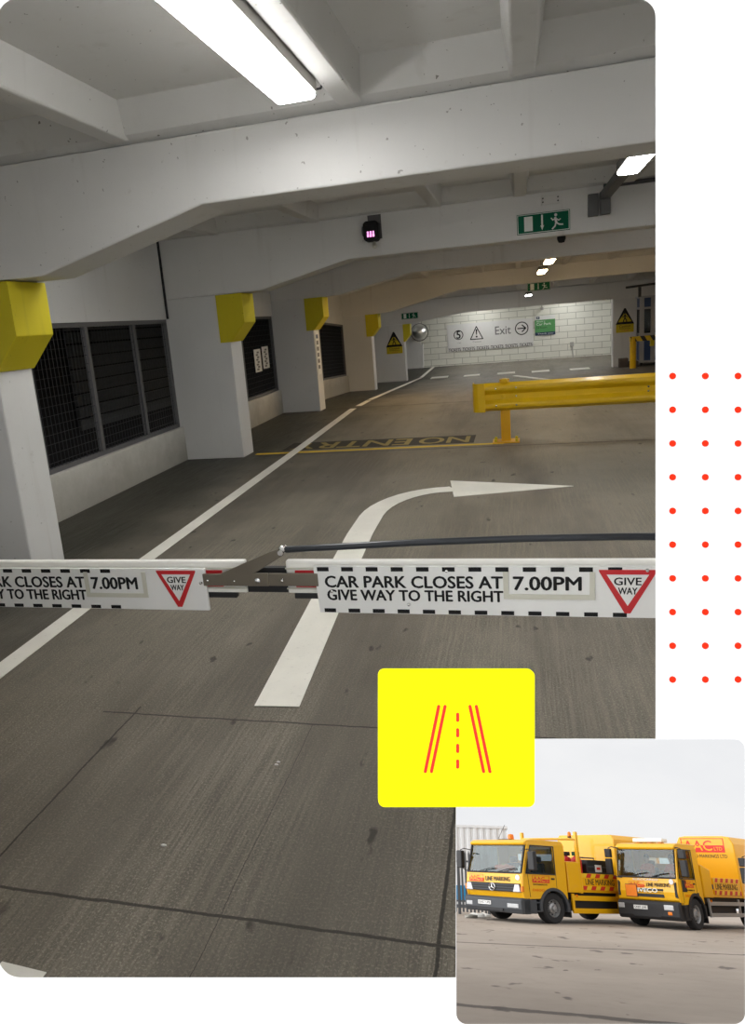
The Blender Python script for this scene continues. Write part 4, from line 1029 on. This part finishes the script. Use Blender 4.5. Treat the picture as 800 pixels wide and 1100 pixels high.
def truck(mat, kind, label, persons=True):
    """x runs backwards from the front bumper (negative), y to the truck's left, z up"""
    A = kind == 'A'
    e = empty('line_marking_truck', mat=mat); tag(e, label, 'truck', None)
    Wd = 1.15 if A else 1.16                # half width
    yl, bk = M['t_yellow'], (M['t_grey'] if A else M['t_black'])
    L = 1.90 if A else 1.75                 # cab length
    belt, roof = (1.52, 2.62) if A else (1.53, 2.64)
    # lower cab: front skin, sides, back, floor
    if A: fp = [(-.10, .72), (-.02, .95), (0, 1.2), (-.03, belt), (-.10, belt), (-.10, .72)]
    else: fp = [(-.10, .80), (-.0, .86), (.03, 1.1), (-.06, belt), (-.16, belt), (-.16, .80)]
    MB().prism(fp[:5] if A else fp, 'y', -Wd+.03, Wd-.03).build('front_panel', yl, e, bevel=.02)
    wx, wr = (-1.28, .475) if A else (-1.12, .475)
    arch = [(wx + (wr+.09)*math.cos(t), wr + (wr+.09)*math.sin(t)) for t in [PI*(k/12) for k in range(13)] if wr + (wr+.09)*math.sin(t) > .70]
    side = [(-.06, .72), (-.02, 1.0), (-.04, belt)] + [(-L, belt), (-L, .72)]
    side = [(-.05, .72)] + [(-.0, 1.0 if A else 1.1), (-.05, belt), (-L, belt), (-L, .74)] + list(reversed([(a, max(b, .73)) for a, b in arch]))
    for s in (-1, 1):
        MB().prism(side, 'y', s*Wd-.05*(s > 0), s*Wd+.05*(s < 0)).build('cab_side', yl, e, bevel=.015)
        # upper side: pillars and roof rail
        up = MB()
        fb, ft = -.05, (-.30 if A else -.26)
        up.prism([(fb, belt-.02), (ft, roof-.18), (ft-.16, roof-.18), (fb-.13, belt-.02)], 'y', s*Wd-.09*(s > 0), s*Wd+.09*(s < 0))
        wb_ = -1.42 if A else -1.30
        up.prism([(wb_, belt-.02), (wb_+.03, roof-.18), (-L, roof-.18), (-L, belt-.02)], 'y', s*Wd-.06*(s > 0), s*Wd+.06*(s < 0))
        up.prism([(ft, roof-.22), (ft-.03, roof-.12), (-L, roof-.12), (-L, roof-.22)], 'y', s*Wd-.08*(s > 0), s*Wd+.08*(s < 0))
        up.build('cab_pillar', yl, e, bevel=.012)
        g = MB().prism([(fb-.13, belt-.02), (ft-.14, roof-.2), (wb_+.03, roof-.2), (wb_, belt-.02)], 'y', s*(Wd-.03), s*(Wd-.022)).build('side_window', M['t_side_glass'], e)
        sl = MB(); d = s*(Wd+.003)
        for a, b in (((fb-.12, belt), (ft-.13, roof-.2)), ((ft-.13, roof-.2), (wb_, roof-.2)), ((wb_, roof-.2), (wb_, belt)), ((wb_, belt), (fb-.12, belt))):
            sl.tube([(a[0], d, a[1]), (b[0], d, b[1])], .018, 6)
        sl.build('window_seal', M['t_black'], g)
        # door line, handle
        dl = MB().tube([(-.30, d, .80), (-.27, d, 1.15), (-.24, d, belt)], .006, 6).tube([(wb_-.02, d, roof-.2), (wb_-.02, d, 1.05)], .006, 6).build('door_seam', M['t_frame'], e)
        MB().box(wb_+.06, wb_+.20, d, d+s*.02, 1.36, 1.41).build('door_handle', M['t_black'], e, bevel=.006)
    MB().box(-L, -L+.05, -Wd+.05, Wd-.05, .8, 1.75).build('cab_back', yl, e); MB().prism([(-.1, .72), (-L, .72), (-L, .78), (-.1, .78)], 'y', -Wd+.06, Wd-.06).build('cab_floor', M['t_inner'], e)
    MB().box(-L, -L+.05, -Wd+.05, Wd-.05, 2.2, roof-.12).build('cab_back', yl, e)
    for s in (-1, 1): MB().box(-L, -L+.05, s*Wd*.62, s*(Wd-.05), 1.7, 2.25).build('cab_back', yl, e)
    rp = [(-.24, roof-.20), (-.20, roof-.12), (-.34, roof-.03), (-.6, roof), (-L+.1, roof), (-L, roof-.06), (-L, roof-.20)] if A else [(-.18, roof-.22), (-.14, roof-.14), (-.30, roof-.04), (-.6, roof-.0), (-L+.05, roof), (-L, roof-.05), (-L, roof-.22)]
    MB().prism(rp, 'y', -Wd+.02, Wd-.02).build('roof', yl, e, bevel=.05, seg=3)
    ws = MB().add([(-.06, -Wd+.08, belt-.02), (-.06, Wd-.08, belt-.02), (-.29 if A else -.24, Wd-.10, roof-.16), (-.29 if A else -.24, -Wd+.10, roof-.16)], [(0, 1, 2, 3)])
    ws = MB().prism([(-.055, belt-.03), (-.285 if A else -.235, roof-.17), (-.295 if A else -.245, roof-.17), (-.065, belt-.03)], 'y', -Wd+.07, Wd-.07).build('windscreen', M['t_glass'], e)
    fr = MB(); X0, X1 = -.045, (-.275 if A else -.225); yy = Wd-.06
    for a, b in (((X0, -yy, belt), (X0, yy, belt)), ((X1, -yy, roof-.18), (X1, yy, roof-.18)), ((X0, -yy, belt), (X1, -yy, roof-.18)), ((X0, yy, belt), (X1, yy, roof-.18))): fr.tube([a, b], .032 if A else .02, 8)
    fr.build('windscreen_seal', M['t_black'], ws)
    MB().box(-.13, -.06, -Wd+.05, Wd-.05, belt-.10, belt+.03).build('scuttle', M['t_black'] if A else M['t_inner'], e)
    for y0 in (-.55, .25):
        MB().tube([(-.02, y0, belt+.03), (-.05, y0+.35, belt+.12), (-.055, y0+.62, belt+.15)], .014, 6).build('wiper', M['t_black'], e)
    MB().box(-.62, -.16, -Wd+.1, Wd-.1, 1.26, 1.56).build('dashboard', M['t_inner'], e, bevel=.04)
    st = MB().lathe([(.20, -.014), (.214, 0), (.20, .014), (.186, 0), (.20, -.014)], (-.54, -.48, 1.66), (.5, 0, .87), 24); st.cyl((-.54, -.48, 1.66), (-.42, -.48, 1.46), .03); st.build('steering_wheel', M['t_black'], e)
    for s in (-1, 1):
        MB().box(-1.45, -.95, s*.48-.24, s*.48+.24, .85, 1.25).build('seat', M['t_inner'], e, bevel=.05); MB().box(-1.52, -1.36, s*.48-.24, s*.48+.24, 1.2, 1.88).build('seat_back', M['t_inner'], e, bevel=.05)
        MB().box(-1.5, -1.38, s*.48-.13, s*.48+.13, 1.9, 2.1).build('headrest', M['t_inner'], e, bevel=.04)
    # bumper and grille
    if A:
        MB().prism([(-.30, .28), (.02, .28), (.09, .42), (.09, .70), (.02, .76), (-.30, .76)], 'y', -Wd, Wd).build('bumper', bk, e, bevel=.03)
        MB().box(-.55, -.02, Wd-.36, Wd-.0, .30, .72).build('bumper_end', bk, e, bevel=.02)
        MB().prism([(-.05, .93), (.03, .93), (.035, 1.19), (-.03, 1.19)], 'y', -Wd+.08, Wd-.08).build('grille', M['t_frame'], e, bevel=.01)
        for z in (.98, 1.06, 1.14): MB().box(.03, .05, -Wd+.30, Wd-.30, z-.012, z+.012).build('grille_bar', M['t_grey'], e)
        em = MB().lathe([(.115, -.01), (.13, .0), (.115, .01), (.10, 0), (.115, -.01)], (.065, .0, 1.06), (1, 0, 0), 24)
        for k in range(3):
            t = PI/2 + 2*PI*k/3; em.cyl((.065, 0, 1.06), (.065, .11*math.cos(t), 1.06+.11*math.sin(t)), .022, .008, 8)
        em.build('star_emblem', M['chrome'], e, smooth=True)
        for s in (-1, 1):
            MB().prism([(s*(Wd-.06), .93), (s*(Wd-.34), .93), (s*(Wd-.26), 1.17), (s*(Wd-.09), 1.17)], 'x', -.04, .055).build('headlamp', M['t_lamp'], e, bevel=.02)
            MB().box(.06, .10, s*(Wd-.55) if s > 0 else -Wd+.08, s*(Wd-.12) if s > 0 else -Wd+.34, .45, .58).build('fog_lamp', M['t_lamp'], e, bevel=.015)
            MB().box(-.06, .03, s*(Wd-.02)-.03, s*(Wd-.02)+.03, .95, 1.12).build('indicator', M['t_amber'], e, bevel=.01)
        MB().box(.06, .095, -.62, .42, .33, .42).build('bumper_intake', M['t_frame'], e)
        npx, npz = -.30, .50
        P2 = Plane2((.028, -1.0, 1.24), (0, 1, 0), (0, 0, 1), 2.0, .26)
        logo(e, (.012, -.98, 1.215), (0, 1, 0), .60, .23)
        lettering('LINE MARKING', (.004, -.30, 1.25), (0, 1, 0), (-.08, 0, 1), .98, .14, M['t_black'], e, .02, .004)
        MB().lathe([(.085, 0), (.08, .004), (.001, .006)], (.0, Wd-.17, 1.38), (1, 0, 0), 16).build('sticker', M['t_plate'], e)
    else:
        MB().prism([(-.3, .26), (.06, .26), (.13, .38), (.13, .72), (.05, .82), (-.3, .82)], 'y', -Wd, Wd).build('bumper', bk, e, bevel=.04)
        MB().box(-.62, .0, Wd-.3, Wd+.0, .28, .76).build('bumper_end', bk, e, bevel=.03)
        for z in (.99, 1.13): MB().prism([(.0, z-.06), (.03, z-.06), (.02, z+.06), (-.01, z+.06)], 'y', -.72, .62).build('grille_slot', M['t_frame'], e, bevel=.008)
        for s in (-1, 1): MB().prism([(s*(Wd-.13), .95), (s*(Wd-.03), .93), (s*(Wd-.06), 1.42), (s*(Wd-.12), 1.36)], 'x', -.03, .035).build('air_vent', M['t_frame'], e, bevel=.01)
        lettering('IVECO', (.03, -.34, 1.075), (0, 1, 0), (-.08, 0, 1), .74, .125, M['pale'], e, .04, .012)
        lettering('EUROCARGO', (-.02, -.50, 1.435), (0, 1, 0), (-.15, 0, 1), .95, .06, M['pale'], e, .01, .006)
        logo(e, (.022, -.66, 1.225), (0, 1, 0), .58, .18); lettering('LINE MARKING', (.0, .0, 1.25), (0, 1, 0), (-.1, 0, 1), .88, .12, M['t_black'], e, .005, .012)
        MB().box(.04, .055, -.80, -.38, .93, 1.29).build('hazard_plate', M['t_orange'], e)
        MB().box(.02, .04, -.815, -.365, .915, 1.305).build('plate_frame', M['t_black'], e)
        for s in (-1, 1):
            MB().box(.06, .14, s*(Wd-.38)-.18, s*(Wd-.38)+.18, .56, .72).build('headlamp', M['t_lamp'], e, bevel=.02) if s > 0 else MB().box(.06, .14, -Wd+.03, -Wd+.28, .56, .72).build('headlamp', M['t_lamp'], e, bevel=.02)
        MB().box(.08, .14, Wd-.44, Wd-.28, .42, .52).build('indicator', M['t_amber'], e, bevel=.02)
        MB().prism([(-.55, .34), (.45, .34), (.6, .62), (-.7, .62)], 'x', .09, .136).build('bumper_intake', M['t_frame'], e)
        MB().lathe([(.085, 0), (.08, .004), (.001, .006)], (-.0, Wd-.22, 1.42), (1, 0, 0), 16).build('sticker', M['t_plate'], e)
        npx, npz = -.26, .55
    fx = .092 if A else .138
    np_ = MB().box(fx, fx+.012, npx-.26, npx+.26, npz, npz+.12).build('number_plate', M['t_plate'], e); lettering('GN57 UPB' if A else 'GN07 LNK', (fx+.012, npx-.23, npz+.025), (0, 1, 0), (0, 0, 1), .46, .075, M['t_black'], np_, .01, .002)
    # steps, arch, wheels
    for s in (-1, 1):
        d0, d1 = s*(Wd-.25), s*(Wd+.01)
        for z in (.36, .62): MB().box(-.72, -.30, min(d0, d1), max(d0, d1), z, z+.04).build('cab_step', bk, e)
        MB().box(-.72, -.28, min(s*(Wd-.3), s*(Wd-.2)), max(s*(Wd-.3), s*(Wd-.2)), .3, .8).build('step_well', M['t_frame'], e)
        ar = [(wx+(wr+.16)*math.cos(t), wr+(wr+.16)*math.sin(t)) for t in [PI*(-.06+1.12*k/16) for k in range(17)]]; ai = [(wx+(wr+.06)*math.cos(t), wr+(wr+.06)*math.sin(t)) for t in [PI*(-.06+1.12*k/16) for k in range(17)]]
        MB().prism(ar+list(reversed(ai)), 'y', min(s*(Wd-.32), s*(Wd+.03)), max(s*(Wd-.32), s*(Wd+.03))).build('wheel_arch', bk, e, bevel=.012)
        wheel(wx, s*(Wd-.16), wr, e, s); wheel(-5.4, s*(Wd-.16), wr, e, s)
        MB().box(wx-.70, wx-.66, min(s*(Wd-.3), s*Wd), max(s*(Wd-.3), s*Wd), .2, .75).build('mud_flap', M['t_black'], e)
    # mirrors
    for s in (-1, 1): mirror_arm(e, -.26 if s > 0 else -.02, s*Wd, s, 1.62 if A else 1.58, 2.22 if A else 2.42, not A, M['t_black'])
    # chassis
    for s in (-1, 1): MB().box(-8.2, -.5, s*.42-.05, s*.42+.05, .62, .88).build('chassis_rail', M['t_frame'], e)
    MB().box(-8.2, -L-.05, -Wd+.15, Wd-.15, .80, 1.02).build('subframe', M['t_frame'], e)
    # bed, chevron board
    b0, b1 = (-2.55, -4.32) if A else (-2.60, -4.9)
    zd = 1.06
    MB().box(b1, b0+.6, -Wd+.02, Wd-.02, zd-.06, zd+.02).build('bed_floor', yl, e)
    for s in (-1, 1):
        y0, y1 = sorted((s*(Wd-.05), s*Wd))
        bd = MB().box(b1+.05, b0-.05, y0, y1, zd, zd+.56).build('side_board', yl, e, bevel=.01)
        for z in (zd+.02, zd+.42): MB().box(b1+.08, b0-.08, min(s*Wd, s*(Wd+.008)), max(s*Wd, s*(Wd+.008)), z, z+.13).build('chevron_strip', M['t_chev'], bd)
        if s > 0: lettering('LINE MARKING', (b0-.2, Wd+.001, zd+.19), (-1, 0, 0), (0, 0, 1), 1.35 if A else 1.75, .19, M['t_black'], bd, .01, .004)
    # locker behind the cab
    if A:
        MB().box(-2.52, -1.96, -Wd+.02, Wd, .98, 1.98).build('locker', yl, e, bevel=.02)
        for s in (-1, 1): pl = MB().box(b0-.06, b0+.04, s*(Wd-.05)-.045, s*(Wd-.05)+.045, zd-.1, 3.0).build('headboard_post', yl, e, bevel=.01)
        MB().box(b0-.05, b0+.03, -Wd, Wd, 2.72, 2.80).build('cross_bar', yl, e, bevel=.01)
        MB().tube([(b0, Wd-.06, 2.74), (-1.2, .55, 2.66), (-.9, .5, 2.60)], .03, 8).build('ladder_bar', yl, e)
        bc = MB().cyl((b0+.06, Wd-.22, 2.80), (b0+.06, Wd-.22, 2.84), .06).build('beacon_base', M['t_black'], e); MB().lathe([(.05, 0), (.055, .05), (.05, .13), (.02, .16), (.001, .165)], (b0+.06, Wd-.22, 2.84), (0, 0, 1), 14).build('beacon', M['t_amber'], e, smooth=True)
        MB().box(-.9, -.6, -.25, .2, 2.60, 2.64).build('beacon_base', M['t_black'], e); MB().lathe([(.09, 0), (.095, .08), (.08, .17), (.001, .19)], (-.75, .12, 2.63), (0, 0, 1), 14).build('beacon', M['t_amber'], e, smooth=True)
        MB().cyl((-.8, -.5, 2.6), (-1.0, -.35, 3.15), .008).build('aerial', M['t_black'], e)
    else:
        MB().prism([(-1.86, .98), (-2.55, .98), (-2.55, 1.86), (-2.0, 2.0), (-1.86, 2.02)], 'y', -Wd+.02, Wd).build('locker', yl, e, bevel=.03)
        MB().box(-2.5, -1.95, Wd-.9, Wd-.35, 2.0, 2.35).build('hopper', yl, e, bevel=.06)
        bar = MB().box(-.95, -.55, -.62, .55, roof+.03, roof+.16).build('light_bar', M['t_plate'], e, bevel=.03)
        for s in (-.45, -.02, .38): MB().box(-.85, -.65, s-.07, s+.07, roof-.02, roof+.04).build('bar_foot', M['t_amber'], bar)
        tl = MB().prism([(-2.53, 1.42), (-2.57, 1.42), (-2.57, 1.66)], 'y', Wd-.2, Wd-.1); MB().box(-2.56, -2.60, Wd-.02, Wd+.01, 1.25, 1.4).build('side_lamp', M['booth'], e)
    # side guard
    gm = yl if A else M['t_rail']
    s = 1
    for z in ((.42, .82) if A else (.45, .80)):
        MB().box(-4.3 if A else -6.0, -2.1, Wd-.05, Wd, z-.09 if A else z-.06, z+.07 if A else z+.06).build('side_guard', gm, e, bevel=.008)
    for x in (-2.14, -4.5): MB().box(x-.05, x+.05, Wd-.06, Wd-.01, .38, .95).build('guard_post', gm, e)
    MB().box(-4.4, -2.2, Wd-.5, Wd-.12, .40, .78).build('battery_box', M['t_frame'], e, bevel=.02)
    if A:
        MB().box(-4.85, -4.3, Wd-.55, Wd+.01, .38, .98).build('tool_box', yl, e, bevel=.02); MB().box(-4.65, -4.55, Wd+.01, Wd+.03, .64, .72).build('box_latch', M['t_black'], e)
    MB().box(-2.32, -2.26, Wd-.04, Wd+.01, .84, .92).build('marker_lamp', M['t_amber'], e)
    # tank body at the back
    z1 = 3.02 if A else 3.10
    tb = [(-Wd, .98), (Wd, .98), (Wd, z1-.28), (Wd-.14, z1-.04), (Wd-.4, z1), (-Wd+.4, z1), (-Wd+.14, z1-.04), (-Wd, z1-.28)]
    if A: tb = [(-Wd, .98), (Wd, .98), (Wd, z1-.16), (Wd-.10, z1), (-Wd+.10, z1), (-Wd, z1-.16)]
    bx = b1-.02
    body = MB().prism(tb, 'x', bx-(2.3 if A else 3.4), bx).build('tank_body', yl, e, bevel=.03)
    if A:
        pn = MB().box(bx-2.1, bx-.14, Wd+.001, Wd+.012, 1.15, 2.66).build('white_panel', M['t_plate'], body)
        logo(body, (bx-.35, Wd+.012, 2.1), (-1, 0, 0), 1.3, .42)
        for k, (t, w, z, h) in enumerate((('ROAD MARKING', 1.3, 1.88, .11), ('Tel 0800', .9, 1.68, .09), ('Fax 0800', .9, 1.54, .09), ('line marking', 1.2, 1.40, .06), ('specialists', 1.1, 1.30, .06))):
            lettering(t, (bx-.4, Wd+.012, z), (-1, 0, 0), (0, 0, 1), w, h, M['grey_print'], body, 0, .003)
    else:
        logo(body, (bx+.001, -.95, 2.52), (0, 1, 0), 1.75, .50); lettering('ROAD MARKINGS LTD', (bx+.001, -.75, 2.33), (0, 1, 0), (0, 0, 1), 1.6, .12, M['t_black'], body, .005, .004)
    # door logos
    logo(e, (-.42 if A else -.52, Wd+.004, 1.25 if A else 1.27), (-1, 0, 0), .72 if A else .6, .22); lettering('ROAD MARKINGS LTD', (-.44 if A else -.54, Wd+.006, 1.17), (-1, 0, 0), (0, 0, 1), .6, .045, M['t_black'], e, .01, .003)
    lettering('0800', (-.40, Wd+.006, .98), (-1, 0, 0), (0, 0, 1), .5, .08, M['t_logo_yellow'] if 0 else M['t_amber'], e, 0, .003)
    if not A:
        MB().box(-.30, -.62, Wd-.0, Wd+.006, .98+.15, belt-.03).build('door_glass', M['t_black'], e); MB().box(-1.42, -1.28, Wd, Wd+.02, .98, 1.12).build('fuel_flap', M['t_black'], e, bevel=.01)
    return e

TA = yard_at(564.0, 992.6); TB = yard_at(735.5, 1000.0); TC = yard_at(896, 1011)
YAW_A, YAW_B = math.radians(-90-38), math.radians(-90-32)
def truck_mat(p, yaw, dy, k, kz):
    """front left corner stands on p"""
    m = yard_mat(p.x, p.y, 0, yaw)
    return m @ Matrix.Diagonal((k, k, kz, 1)) @ Matrix.Translation((0, -dy, 0))
MA, MB_ = truck_mat(TA, YAW_A, 1.15, 1.27, 1.05), truck_mat(TB, YAW_B, 1.16, 1.05, 1.08)
truck(MA, 'A', 'yellow truck with grey bumper, star badge and black generator, beside the palisade fence')
truck(MB_, 'B', 'yellow truck with IVECO badge, orange plate and roof light bar')
person_in_cab(MB_, -1.20, -.48, 1.41, 'driver in an orange hi-vis top seated at the wheel behind the IVECO windscreen')
person_in_cab(MB_, -1.19, .48, 1.41, 'passenger in an orange hi-vis top by the side window of the IVECO cab')
MC = truck_mat(TC, YAW_B, 1.16, .97, 1.0)
truck(MC, 'B', 'third yellow truck, only its black door mirror showing at the picture edge')
# things riding on the first truck
def rider(name, lx, ly, lz, label, cat, group=None):
    e = empty(name, mat=MA @ Matrix.Translation((lx, ly, lz))); return tag(e, label, cat, group)
e = rider('generator', -3.66, .55, 1.085, 'black boxed generator on the bed of the star-badged truck', 'generator')
MB().prism([(-.56, .02), (.56, .02), (.55, .85), (.50, 1.0), (-.50, 1.0), (-.55, .85)], 'y', -.42, .42).build('casing', M['t_black'], e, bevel=.03)
for z in (.15, .35, .55, .75): MB().box(-.50, .50, .42, .435, z, z+.05).build('louvre', M['t_grey'], e)
MB().box(-.12, .18, .43, .445, .60, .84).build('control_panel', M['t_plate'], e); MB().box(-.05, .12, .445, .452, .68, .76).build('warning_label', M['t_red'], e); MB().box(-.1, .2, .43, .446, .45, .54).build('label_strip', M['post'], e)
for sx in (-.5, .5): MB().box(sx-.06, sx+.06, -.4, .4, 0, .03).build('skid', M['t_grey'], e)
MB().tube([(-.35, 0, 1.0), (-.35, 0, 1.08), (.35, 0, 1.08), (.35, 0, 1.0)], .025, 8).build('lifting_handle', M['t_grey'], e)
for k, (lx, ly, lab) in enumerate(((-2.85, .80, 'red gas bottle right behind the yellow headboard post'), (-2.85, .42, 'middle red gas bottle of the row beside the generator'), (-2.85, .02, 'red gas bottle at the inner end of the row'))):
    e = rider('gas_bottle', lx, ly, 1.085, lab, 'gas bottle', 'red gas bottles behind the cab')
    MB().lathe([(.001, 0), (.15, .01), (.16, .06), (.16, .95), (.13, 1.05), (.05, 1.10), (.045, 1.13), (.001, 1.13)], (0, 0, 0), (0, 0, 1), 20).build('bottle_body', M['t_red_bottle'], e, smooth=True)
    MB().cyl((0, 0, 1.13), (0, 0, 1.22), .03, n=10).build('valve', M['t_black'], e); MB().lathe([(.12, 1.12), (.125, 1.25), (.115, 1.25), (.11, 1.12), (.12, 1.12)], (0, 0, 0), (0, 0, 1), 18).build('valve_collar', M['t_black'] if k else M['t_green'], e)
e = rider('hi_vis_jacket', -.42, .12, 1.585, 'orange hi-vis jacket bundled on the dashboard behind the star-badged windscreen', 'jacket')
MB().ball((0, 0, .11), .13, 16, 1.0, 2.0, .9).ball((-.02, .26, .09), .10, 14, 1, 1.2, .9).ball((.02, -.25, .10), .11, 14, 1, 1.3, .9).build('jacket_body', M['hi_vis'], e, smooth=True)
MB().box(-.10, .10, -.03, .05, .05, .232).build('reflective_band', M['warn'], e, bevel=.02)
e = rider('safety_helmet', -.42, .84, 1.565, 'white safety helmet on the dashboard beside the orange jacket', 'helmet')
MB().lathe([(.16, .0), (.155, .08), (.12, .17), (.06, .21), (.001, .22)], (0, 0, 0), (0, 0, 1), 20).build('helmet_shell', M['t_canvas'], e, smooth=True); MB().cyl((.03, 0, .0), (.03, 0, .02), .19, n=24).build('brim', M['t_canvas'], e)

# palisade fence, container, litter beside the first truck
fp0 = yard_at(486, 982); fp1 = fp0 + Vector((1.9, 3.0, 0))
e = empty('palisade_fence', mat=yard_mat(fp0.x-2.2, fp0.y+.0, 0, math.radians(12))); tag(e, 'grey steel palisade fence at the yard edge beside the truck', 'fence')
nn = 25
for k in range(nn):
    x = k*.155
    MB().prism([(x-.04, .08), (x+.04, .08), (x+.04, 2.28), (x+.0, 2.42), (x-.04, 2.28)], 'y', -.02, -.008).build('pale', M['fence'], e)
for z in (.45, 1.95): MB().box(-.1, nn*.155, -.008, .04, z, z+.07).build('fence_rail', M['fence'], e)
for x in (.0, 1.24, 2.48, 3.7): MB().box(x-.06, x+.06, .0, .12, 0, 2.3).build('fence_post', M['fence'], e, bevel=.008)
cpos = fp0
e = empty('shipping_container', mat=yard_mat(cpos.x-4.4, cpos.y+7, 0, math.radians(8))); tag(e, 'white corrugated container with a blue band behind the palisade fence', 'container')
cm = MB(); prof = []
x = 0
while x < 6.0:
    prof += [(x, 0), (x+.12, 0), (x+.17, .05), (x+.29, .05)]; x += .34
MB().prism(prof + [(6.1, 0), (6.1, 2.4), (0, 2.4)], 'z', .15, 3.7).build('container_shell', M['container'], e)
MB().box(-.05, 6.15, -.03, 2.45, 3.7, 3.82).build('top_rail', M['container'], e); MB().box(-.05, 6.15, -.03, 2.45, .0, .15).build('base_rail', M['fence'], e); MB().box(0, 6.1, -.02, -.003, .35, 1.0).build('blue_band', M['sky_blue'], e)
for k, (x, y, s, lab) in enumerate(((512, 985.5, .26, 'pale crumpled sheet of litter at the fence foot'), (519, 985, .22, 'white torn litter scrap beside the truck bumper'), (506, 986, .2, 'grey rubble lump below the palisade fence'))):
    p = yard_at(x, y); bm = bmesh.new(); bmesh.ops.create_icosphere(bm, subdivisions=2, radius=s)
    for v in bm.verts: v.co = Vector((v.co.x*1.5, v.co.y, v.co.z*.6)) * (1+random.uniform(-.25, .25)); v.co.z = max(v.co.z + .1*s, -.0)
    me = D.meshes.new('litter_scrap'); bm.to_mesh(me); bm.free(); me.materials.append(M['debris'] if k < 2 else M['parapet'])
    o = D.objects.new('litter_scrap', me); COL.objects.link(o); o.matrix_world = yard_mat(p.x, p.y, 0, .5*k); tag(o, lab, 'litter')


# ------------------------------------------------------------------ light, camera, world
def world():
    w = D.worlds.new('overcast'); bpy.context.scene.world = w; w.use_nodes = True; nt = w.node_tree
    bg = nt.nodes['Background']
    tc = N(nt, 'ShaderNodeTexCoord'); V = tc.outputs['Generated']
    back = (-AF*.9 + Vector((0, 0, .55))).normalized()
    dp = N(nt, 'ShaderNodeVectorMath', operation='DOT_PRODUCT'); nt.links.new(V, dp.inputs[0]); dp.inputs[1].default_value = back
    lobe = ramp(nt, dp.outputs['Value'], -.25, .8)
    cl = noise(nt, V, 5, 5, .6, stretch=(1, 1, 2.5))
    base = mixc(nt, ramp(nt, cl, .3, .7), (.845, .855, .875), (.895, .90, .91))
    col = mixc(nt, lobe, base, (WORLD_BACK, WORLD_BACK, WORLD_BACK))
    sd = N(nt, 'ShaderNodeVectorMath', operation='DOT_PRODUCT'); nt.links.new(V, sd.inputs[0]); sd.inputs[1].default_value = Vector((-.93, -.22, .28)).normalized()
    col = mixc(nt, ramp(nt, sd.outputs['Value'], .55, .95), col, (4.6, 4.6, 4.6))
    nt.links.new(col, bg.inputs[0]); bg.inputs[1].default_value = 1.0
WORLD_BACK = 1.28
world()
cam = D.cameras.new('camera'); co = D.objects.new('camera', cam); COL.objects.link(co)
m = Matrix(((AX.x, -AD.x, -AF.x, 0), (AX.y, -AD.y, -AF.y, 0), (AX.z, -AD.z, -AF.z, 0), (0, 0, 0, 1))); m.translation = CAM
co.matrix_world = m
cam.sensor_fit = 'VERTICAL'; cam.sensor_height = 36; cam.lens = F_PX/1100*36; cam.shift_x = 48/1100; cam.shift_y = -25/1100; cam.clip_start = .05; cam.clip_end = 400
sc = bpy.context.scene; sc.camera = co
sc.view_settings.view_transform = 'Standard'; sc.view_settings.look = 'None'; sc.view_settings.gamma = 1; sc.view_settings.use_curve_mapping = False; sc.view_settings.exposure = 0
